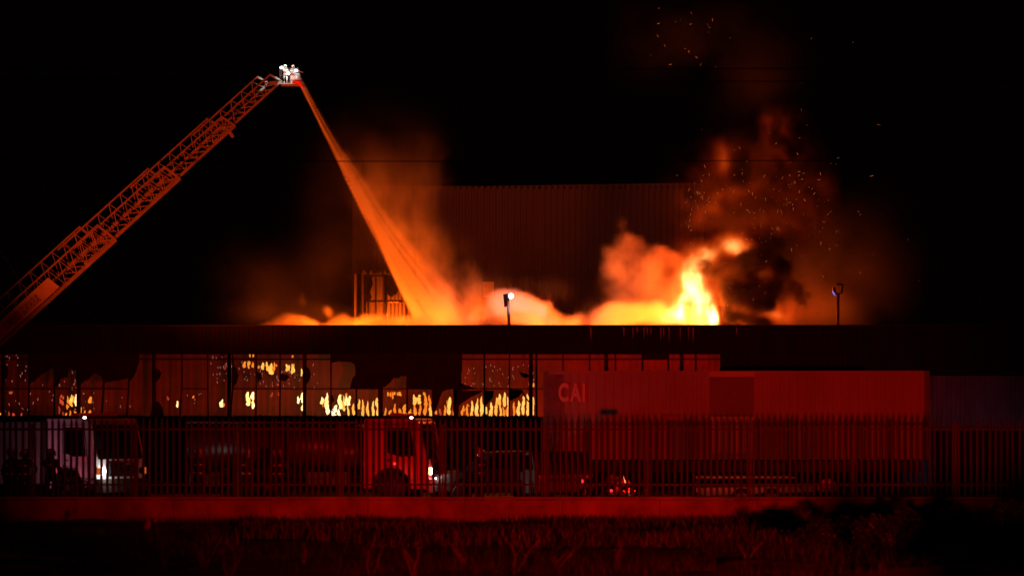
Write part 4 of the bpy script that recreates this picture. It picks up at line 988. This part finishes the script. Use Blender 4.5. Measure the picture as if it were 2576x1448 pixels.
def blobs(X, Yg, Z, spec):
    """soft union of ellipsoids (U, V, Y, ru, rv, ry, weight)"""
    out = np.ones(X.shape, np.float32)
    for (U, V, Y, ru, rv, ry, wg) in spec:
        c = P(U, V, Y); s = Y/F
        out *= 1-np.minimum(.999, wg*np.exp(-(((X-c.x)/(ru*s))**2+((Yg-c.y)/ry)**2+((Z-c.z)/(rv*s))**2)))
    return 1-out
def stroke(pts, w0, w1, wg, Y, ry=.8, n=6):
    out = []
    for (a, b) in zip(pts[:-1], pts[1:]):
        for k in range(n): 
            f = k/n; out.append((a[0]+(b[0]-a[0])*f, a[1]+(b[1]-a[1])*f, Y, w0, w1, ry, wg))
    out.append((pts[-1][0], pts[-1][1], Y, w0, w1, ry, wg)); return out
def warp(X, Yg, Z, sc_, amp, seed):
    return (X+amp*(vnoise(X, Yg, Z, sc_, seed, 3)-.5)*2, Yg+amp*(vnoise(X, Yg, Z, sc_, seed+1, 2)-.5)*2, Z+amp*(vnoise(X, Yg, Z, sc_, seed+2, 3)-.5)*2)

smoke_m = vmat('pale_smoke', (.85, .83, .80), None, None, 1., aniso=.15)
mist_m = vmat('water_mist', (.97, .97, .97), None, None, 1., aniso=.25)
black_m = vmat('black_smoke', (.05, .042, .04), (.0, .0, .0), None, .9, .9, aniso=.2)
flame_m = vmat('flame_and_edge_glow', None, (.3, .1, .05), [((1, .045, .002), 1.0, 1.0), ((1, .30, .02), 1.7, 2.2), ((1, .75, .25), 5.0, 5.0)], 1, .12)

# low rolling smoke along the shed roof
def f_roof(X, Y, Z):
    Xw, Yw, Zw = warp(X, Y, Z, 1.6, .42, 11)
    sp = []
    ridge = [(610, 836, .5), (660, 826, .75), (710, 815, .9), (760, 808, 1), (800, 806, 1), (840, 802, 1), (890, 806, 1), (940, 806, 1), (990, 804, 1), (1040, 808, 1), (1090, 808, 1), (1140, 806, 1), (1175, 800, 1), (1205, 792, 1),
             (1245, 782, 1.1), (1280, 776, 1.3), (1315, 778, 1.3), (1350, 784, 1.2), (1385, 800, 1), (1425, 812, .9), (1460, 806, 1), (1500, 800, 1), (1545, 790, 1), (1590, 786, 1), (1640, 782, 1), (1690, 780, 1), (1740, 790, 1)]
    ridge = [(u, v+(9 if u < 1190 else 0), w_*(.8 if u < 1190 else 1)) for u, v, w_ in ridge]
    for u, v, w_ in ridge: sp.append((u, v+8, 123.5, 38, 26*w_, 2.6, .95)); sp.append((u+15, v+14, 127, 40, 24*w_, 2.6, .9))
    sp += [(1262, 770, 120.6, 22, 24, 1.2, .95), (1290, 762, 120.6, 22, 22, 1.2, .95), (1328, 770, 120.6, 24, 24, 1.2, .95), (1368, 782, 120.6, 18, 22, 1.2, .9), (1300, 762, 122.5, 26, 18, 1.6, .9), (1270, 764, 122.5, 24, 18, 1.6, .9), (1345, 765, 122.5, 20, 22, 1.4, .7), (1380, 775, 122.5, 14, 18, 1.2, .6), (760, 758, 126, 22, 34, 1.5, .35), (690, 760, 126, 26, 50, 1.5, .22), (820, 785, 125, 20, 24, 1.4, .5)]
    G = blobs(Xw, Yw, Zw, sp); bl = billow(X, Y*.6, Z, 1.7, 21, 4); nz = cnoise(X, Y*.5, Z, 2.4, 25, 4)
    return np.clip((G-.50+1.0*(bl-.25)+.9*(nz-.5))*1.5, 0, 1)*np.clip(G*4-.4, 0, 1)*.85
volume('roof_smoke', 'glowing smoke rolling low along the shed roof behind the parapet', (570, 1790, 690, 850, 118.5, 131), .11, f_roof, smoke_m)

# big billow left of the main fire
def f_bil(X, Y, Z):
    Xw, Yw, Zw = warp(X, Y, Z, 1.2, .30, 31)
    sp = [(U, V, 126.6+((U*7) % 5)*.3, r, r, 1.7, w_) for U, V, r, w_ in ((1545, 690, 36, .9), (1572, 652, 34, .9), (1602, 622, 30, .8), (1578, 590, 30, .75), (1570, 548, 28, .6), (1588, 515, 22, .4), (1622, 655, 34, .85), (1656, 640, 26, .75), (1692, 660, 26, .6), (1640, 700, 36, .9),
          (1598, 712, 36, .9), (1690, 706, 32, .7), (1560, 738, 20, .6), (1650, 752, 38, .95), (1705, 752, 42, .95), (1600, 772, 38, .95), (1550, 790, 36, .95), (1500, 802, 30, .95), (1455, 810, 20, .9), (1640, 520, 40, .16), (1650, 590, 36, .22), (1530, 640, 22, .35))]
    G = blobs(Xw, Yw, Zw, sp); bl = billow(X, Y*.5, Z, 1.5, 33, 4); nz = cnoise(X, Y*.4, Z, 2.0, 37, 5)
    return np.clip((G-.42+.8*(bl-.3)+.9*(nz-.5))*1.7, 0, 1)*np.clip(G*4-.3, 0, 1)*(.10+.36*cnoise(X, Y*.3, Z, .9, 39, 4, .6, 3.4))
volume('smoke_billow', 'orange lit billow of smoke left of the main blaze', (1360, 1840, 450, 850, 121, 133), .14, f_bil, smoke_m)

# drifting thin smoke: left of the jet, right of the blaze, high up
def f_thin(X, Y, Z):
    Xw, Yw, Zw = warp(X, Y, Z, 3.5, 1.2, 41)
    sp = [(680, 740, 128, 90, 60, 3, .55), (560, 640, 128, 60, 80, 3, .10), (820, 700, 128, 90, 80, 3, .35), (900, 640, 128, 80, 90, 3, .22), (690, 800, 125, 90, 26, 2.5, .9), (850, 790, 125, 90, 24, 2.5, .8), (1010, 790, 125, 90, 24, 2.5, .7), (1200, 775, 124, 80, 30, 2.5, .7), (1340, 750, 124, 80, 34, 2.5, .7), (1470, 780, 125, 60, 34, 2.5, .8), (1200, 700, 128, 70, 80, 3, .25), (980, 480, 128, 80, 110, 3, .55), (1060, 560, 128, 60, 130, 3, .8), (1080, 470, 128, 34, 60, 2, .6), (880, 480, 128, 70, 120, 3, .2),
          (2060, 750, 127, 110, 90, 3, .6), (2150, 700, 127, 110, 120, 3, .4), (2090, 790, 125, 90, 40, 3, .6), (2080, 620, 127, 90, 90, 3, .3),
          (1720, 130, 128, 130, 60, 4, .22), (1640, 60, 128, 90, 50, 4, .18), (1850, 60, 128, 120, 50, 4, .12), (1900, 200, 128, 90, 90, 4, .35)]
    G = blobs(Xw, Yw, Zw, sp); nz = cnoise(X, Y*.5, Z, 2.6, 43, 5, .6)
    return np.clip(G*(nz*1.7-.35), 0, 1)*.055
volume('drifting_smoke', 'thin dull red smoke drifting above and beside the fire', (480, 2330, -20, 845, 121, 134), .26, f_thin, smoke_m)

# black smoke rolling up from the right of the blaze
def f_black(X, Y, Z):
    Xw, Yw, Zw = warp(X, Y, Z, 2.0, .85, 51)
    sp = [(1880, 730, 122.6, 66, 46, 1.8, 1), (1955, 722, 122.6, 60, 48, 1.8, 1), (1840, 750, 122.6, 40, 34, 1.6, .9), (1940, 655, 122.8, 55, 32, 1.6, 1), (1990, 668, 122.8, 28, 26, 1.5, .8), (1815, 664, 122.8, 38, 18, 1.2, .9), (1860, 655, 122.8, 28, 22, 1.2, .8),
          (2005, 725, 122.8, 28, 36, 1.4, .8), (1900, 640, 122.8, 40, 24, 1.4, .8), (1800, 690, 122.8, 18, 24, 1, .6), (1840, 818, 121.5, 26, 16, 1, .8), (1885, 812, 121.5, 26, 14, 1, .7), (1822, 800, 121.5, 10, 40, .8, .7), (1930, 818, 121.5, 26, 12, 1, .7)]
    sp2 = [(1800, 540, 125, 70, 60, 2.2, .65), (1900, 520, 125, 90, 70, 2.4, .7), (1990, 500, 125, 70, 90, 2.4, .65), (1880, 430, 125, 90, 60, 2.2, .55), (1960, 400, 125, 60, 70, 2.2, .5), (1900, 350, 125, 50, 50, 2, .35), (2020, 590, 125, 50, 50, 2, .55)]
    nz = cnoise(X, Y*.5, Z, 1.25, 53, 5, .65, 3.2)
    A = blobs(Xw, Yw, Zw, sp); B = blobs(Xw, Yw, Zw, sp2)
    return np.clip((A-.40+1.0*(nz-.42))*2.4, 0, 1)*np.clip(A*4-.3, 0, 1)*3.4 + np.clip((B-.34+1.0*(nz-.45))*1.8, 0, 1)*np.clip(B*4-.3, 0, 1)*.75
volume('black_smoke', 'thick black smoke rolling over the right side of the blaze', (1690, 2110, 270, 850, 119.5, 129), .13, f_black, black_m)

# open flame, and lit fringes of the smoke column painted as faint glow
def f_flame(X, Y, Z):
    Xw, Yw, Zw = warp(X, Y, Z, 1.1, .34, 61)
    Zn = Z*.6
    core = [(1774, 800, 123.4, 26, 22, 1., 1), (1770, 792, 123.0, 22, 18, 1., 1), (1778, 795, 123.4, 30, 26, 1., 1), (1752, 798, 123.4, 34, 30, 1., .95), (1725, 775, 123.6, 34, 40, 1., .62), (1700, 800, 123.4, 44, 24, 1., .62), (1760, 760, 123.5, 22, 40, .9, .85), (1795, 775, 124, 16, 40, .8, .9), (1720, 790, 124.4, 40, 34, 1., .62), (1755, 740, 124.2, 18, 46, .8, .78), (1762, 712, 124.2, 12, 34, .7, .6), (1690, 800, 124.5, 50, 24, 1., .5), (1640, 812, 124.5, 50, 18, 1, .22)]
    mid = stroke([(1762, 800), (1740, 720), (1730, 680), (1752, 650), (1790, 630), (1835, 605), (1850, 612), (1878, 632)], 17, 17, .34, 124.4, .7, 5)
    mid += [(1836, 598, 124.0, 30, 16, .7, .08), (1800, 622, 124.4, 26, 15, .7, .24), (1868, 626, 124.4, 18, 18, .7, .26), (1715, 680, 124.4, 22, 40, .8, .28), (1725, 640, 124.4, 16, 30, .8, .22), (1812, 690, 124.6, 28, 22, .7, .22), (1790, 715, 124.6, 22, 30, .7, .22)]
    mid += stroke([(1845, 770), (1868, 790), (1880, 805)], 15, 15, .32, 122.9, .6, 4)+stroke([(1900, 780), (1935, 786), (1960, 800), (1985, 806)], 18, 11, .30, 122.9, .6, 4)+stroke([(1900, 688), (1935, 682), (1870, 700)], 14, 9, .13, 121.4, .5, 4)
    mid += [(1975, 785, 124.5, 36, 22, .8, .22), (2060, 790, 125, 40, 22, .9, .10), (1860, 700, 121.4, 9, 16, .4, .12)]
    mid += [(1320, 772, 121.2, 24, 20, .7, .50), (1355, 772, 121.2, 14, 18, .6, .4), (1292, 775, 122.2, 12, 14, .5, .22), (1375, 785, 121.2, 11, 24, .5, .45), (1383, 762, 121.2, 8, 20, .4, .35), (1560, 790, 124, 24, 24, .8, .16)]
    far = stroke([(1715, 600), (1722, 540), (1735, 490), (1770, 462), (1815, 440), (1830, 400), (1812, 375)], 16, 22, .042, 124.2, .7, 5)+stroke([(1740, 560), (1775, 520), (1810, 530)], 18, 16, .045, 122, .7, 4)
    far += stroke([(1790, 500), (1850, 480), (1890, 468)], 26, 14, .045, 122, .7, 4)+stroke([(1925, 300), (1950, 310), (1975, 340)], 15, 15, .036, 123, .7, 4)+[(1835, 385, 123, 14, 16, .6, .026), (1975, 392, 123, 10, 16, .6, .05), (2050, 470, 123, 40, 30, .8, .022), (1950, 560, 122, 60, 26, .8, .03), (2060, 530, 122, 20, 60, .8, .025)]
    nz = cnoise(Xw, Yw*.4, Zn, 1.0, 63, 5, .6); fine = cnoise(Xw, Yw*.4, Zn, .45, 67, 4, .6)
    rid = (1-np.abs(2*cnoise(Xw*1.1, Yw*.3, Z*.8, 1.3, 69, 4, .6, 1.9)-1))**2.5
    body = blobs(Xw, Yw, Zw, [(1705, 792, 123.2, 52, 34, .9, .6), (1655, 806, 123.2, 50, 22, .9, .38), (1730, 758, 123.3, 42, 50, .9, .62), (1770, 770, 123.3, 30, 50, .9, .7), (1610, 810, 123.2, 40, 18, .9, .16), (1738, 695, 123.4, 24, 40, .8, .34), (1792, 762, 123.2, 18, 36, .8, .45), (1797, 795, 123.2, 14, 34, .8, .6)])
    body = body*np.clip((CU+1812-CU-(CU+X/(Y/F)))/8, 0, 1)
    col = blobs(Xw, Yw, Zw, [(1760, 520, 122.6, 60, 70, .7, .9), (1850, 470, 122.4, 80, 60, .7, .8), (1940, 400, 122.4, 60, 70, .7, .7), (1960, 320, 122.6, 40, 40, .6, .7), (2010, 520, 122.2, 60, 80, .7, .6), (1900, 560, 122, 90, 40, .7, .6), (1820, 400, 122.8, 40, 40, .6, .7)])  # far and col: lit smoke edges put in as faint emission
    low = blobs(Xw, Yw, Zw, [(1870, 788, 121.6, 30, 20, .6, .6), (1950, 795, 121.6, 50, 16, .6, .7), (1990, 780, 122.4, 30, 26, .6, .4), (1905, 700, 121.2, 60, 40, .5, .25), (1830, 700, 121.3, 26, 30, .5, .3)])
    return np.clip(blobs(Xw, Yw, Zw, core)*(.12+.5*nz+.3*fine)+blobs(Xw, Yw, Zw, mid)*(.30+.30*nz)*(.45+.6*fine)+blobs(Xw, Yw, Zw, [(1748, 655, 124, 28, 28, .8, .38), (1782, 630, 124, 28, 20, .8, .36), (1815, 610, 124, 26, 17, .8, .20), (1850, 612, 124, 24, 18, .8, .15), (1875, 634, 124, 16, 16, .8, .20), (1850, 632, 124, 40, 22, .8, .10), (1780, 668, 124, 40, 34, .8, .16), (1720, 700, 123.8, 40, 50, .9, .22)])*(.3+.9*fine)+body*(.16+.60*nz+.62*fine)+blobs(Xw, Yw, Zw, far)*np.clip(nz*1.6-.3, 0, 1.3)+col*rid*.085+low*np.clip(rid*.8+nz+fine*.5-.60, 0, 1)*.48, 0, 1.6)
volume('flames_and_edge_glow', 'yellow and orange flames leaping above the shed roof, with painted glow on smoke edges', (1240, 2110, 265, 850, 120.3, 126.6), .11, f_flame, flame_m)

# the water jet and its mist
def f_jet(X, Y, Z):
    s = Y/F; U = CU+X/s; V = HV-(Z-ZC)/s
    t = np.maximum((V-218)/582., 0)
    Yc = YL1+.1+13.2*np.clip(t, 0, 1.1)
    nzw = vnoise(X, Y, Z, 1.2, 71, 3)
    q_ = U-(757+.487*(V-218))+5*(nzw-.5)*t          # picture units right of the left rim
    Wd = 7+14*t+92*np.clip(t, 0, 1.2)**2.0
    f = np.clip((q_+1.5)/(2.0+3.5*t), 0, 1)*np.exp(-np.clip(q_/Wd-.35, 0, None)**2*2.0)
    f2 = np.clip((q_+1)/(6+6*t), 0, 1)*np.exp(-np.clip(q_/(Wd*1.55+30*t), 0, None)**2*1.2)*.42
    # streaks along the jet
    al = np.clip(q_/np.maximum(Wd, 6), -.3, 3)
    st = cnoise(al*6, t*1.1, Y*.3, 1., 73, 5, .65, 2.8)
    pu = cnoise(X, Y*.5, Z*.7, .9, 75, 4)
    thick = (.16+1.25*t**1.3)
    g = np.exp(-((Y-Yc)/thick)**2)
    lim = np.clip((t+.004)/.012, 0, 1)*np.clip((1.06-t)/.06, 0, 1)
    dens = 20.0/(1+17*np.clip(t, 0, 2))
    return (f*(.12+1.35*st**1.3)*(.6+.8*pu)*dens+f2*dens*np.clip(pu*1.9-.4, 0, 1.4)*np.clip(t*2.2-.35, 0, 1))*g*lim
def fade(X, Y, Z):
    V = HV-(Z-ZC)/(Y/F); return np.clip((V-425)/20., 0, 1)
wj = volume('water_jet', 'long jet of water falling from the ladder tip onto the burning roof', (735, 905, 205, 455, 111.4, 118.6), .045, lambda X, Y, Z: f_jet(X, Y, Z)*(1-fade(X, Y, Z)), mist_m)
wl = volume('lower_jet', None, (830, 1290, 415, 850, 115, 127.8), .085, lambda X, Y, Z: f_jet(X, Y, Z)*fade(X, Y, Z), mist_m); wl.parent = wj
def f_mist(X, Y, Z):
    Xw, Yw, Zw = warp(X, Y, Z, 1.8, .7, 81)
    sp = [(1080, 760, 125, 60, 60, 1.6, .9), (1120, 740, 125, 36, 50, 1.4, .6), (1040, 660, 125, 46, 70, 1.4, .5), (1000, 560, 125, 50, 80, 1.4, .38), (1060, 600, 125.5, 40, 90, 1.4, .30), (950, 460, 124, 46, 70, 1.3, .25), (1060, 470, 125.5, 50, 90, 1.4, .34), (905, 395, 123, 30, 40, 1.1, .2), (1110, 790, 124, 80, 30, 1.6, .9)]
    nz = cnoise(X*1.2, Y*.5, Z*.5, 1.2, 83, 5, .6)
    Ux = CU+Xw/(Y/F); Vx = HV-(Z-ZC)/(Y/F); edge = np.where(Vx < 690, np.clip((1116-Ux)/16, 0, 1), np.clip((1116+(Vx-690)*.5-Ux)/16, 0, 1))
    return np.clip(blobs(Xw, Yw, Zw, sp)*(nz*1.7-.35), 0, 1)*.30*edge
volume('water_mist', 'spray and steam drifting off the right side of the water jet', (840, 1230, 330, 850, 120.5, 129), .16, f_mist, mist_m)

# flying embers
def embers():
    rr = random.Random(12); mb = MB(); hot = emat('ember', (1, .24, .07), .6)
    cl = [(1760, 500, 26, 45, 60), (1850, 480, 70, 60, 46), (1950, 520, 70, 55, 60), (1900, 600, 90, 30, 40), (2060, 560, 26, 90, 40), (1730, 570, 14, 40, 26), (2010, 470, 30, 40, 26), (1720, 60, 70, 45, 26), (1700, 150, 70, 45, 16),
          (1950, 380, 110, 120, 26), (2150, 640, 80, 100, 18), (1880, 720, 80, 40, 18), (1960, 200, 140, 110, 14)]
    for (u, v, su, sv, n) in cl:
        for _ in range(int(n*.6)):
            U = rr.gauss(u, su*.85); V = rr.gauss(v, sv*.85); l_ = rr.uniform(.6, 5.5)**1.0; a = rr.uniform(-1.2, 1.2)+(U-1900)*.004
            Y = rr.uniform(118.6, 121)
            mb.bar(P(U, V, Y), P(U+l_*1.5*math.sin(a), V-l_*1.5*math.cos(a), Y), rr.choice((.003, .004, .006, .010)))
    return tag(mb.obj('embers', hot), 'swarm of glowing embers flying in the smoke column', None, None, 'stuff')
embers()
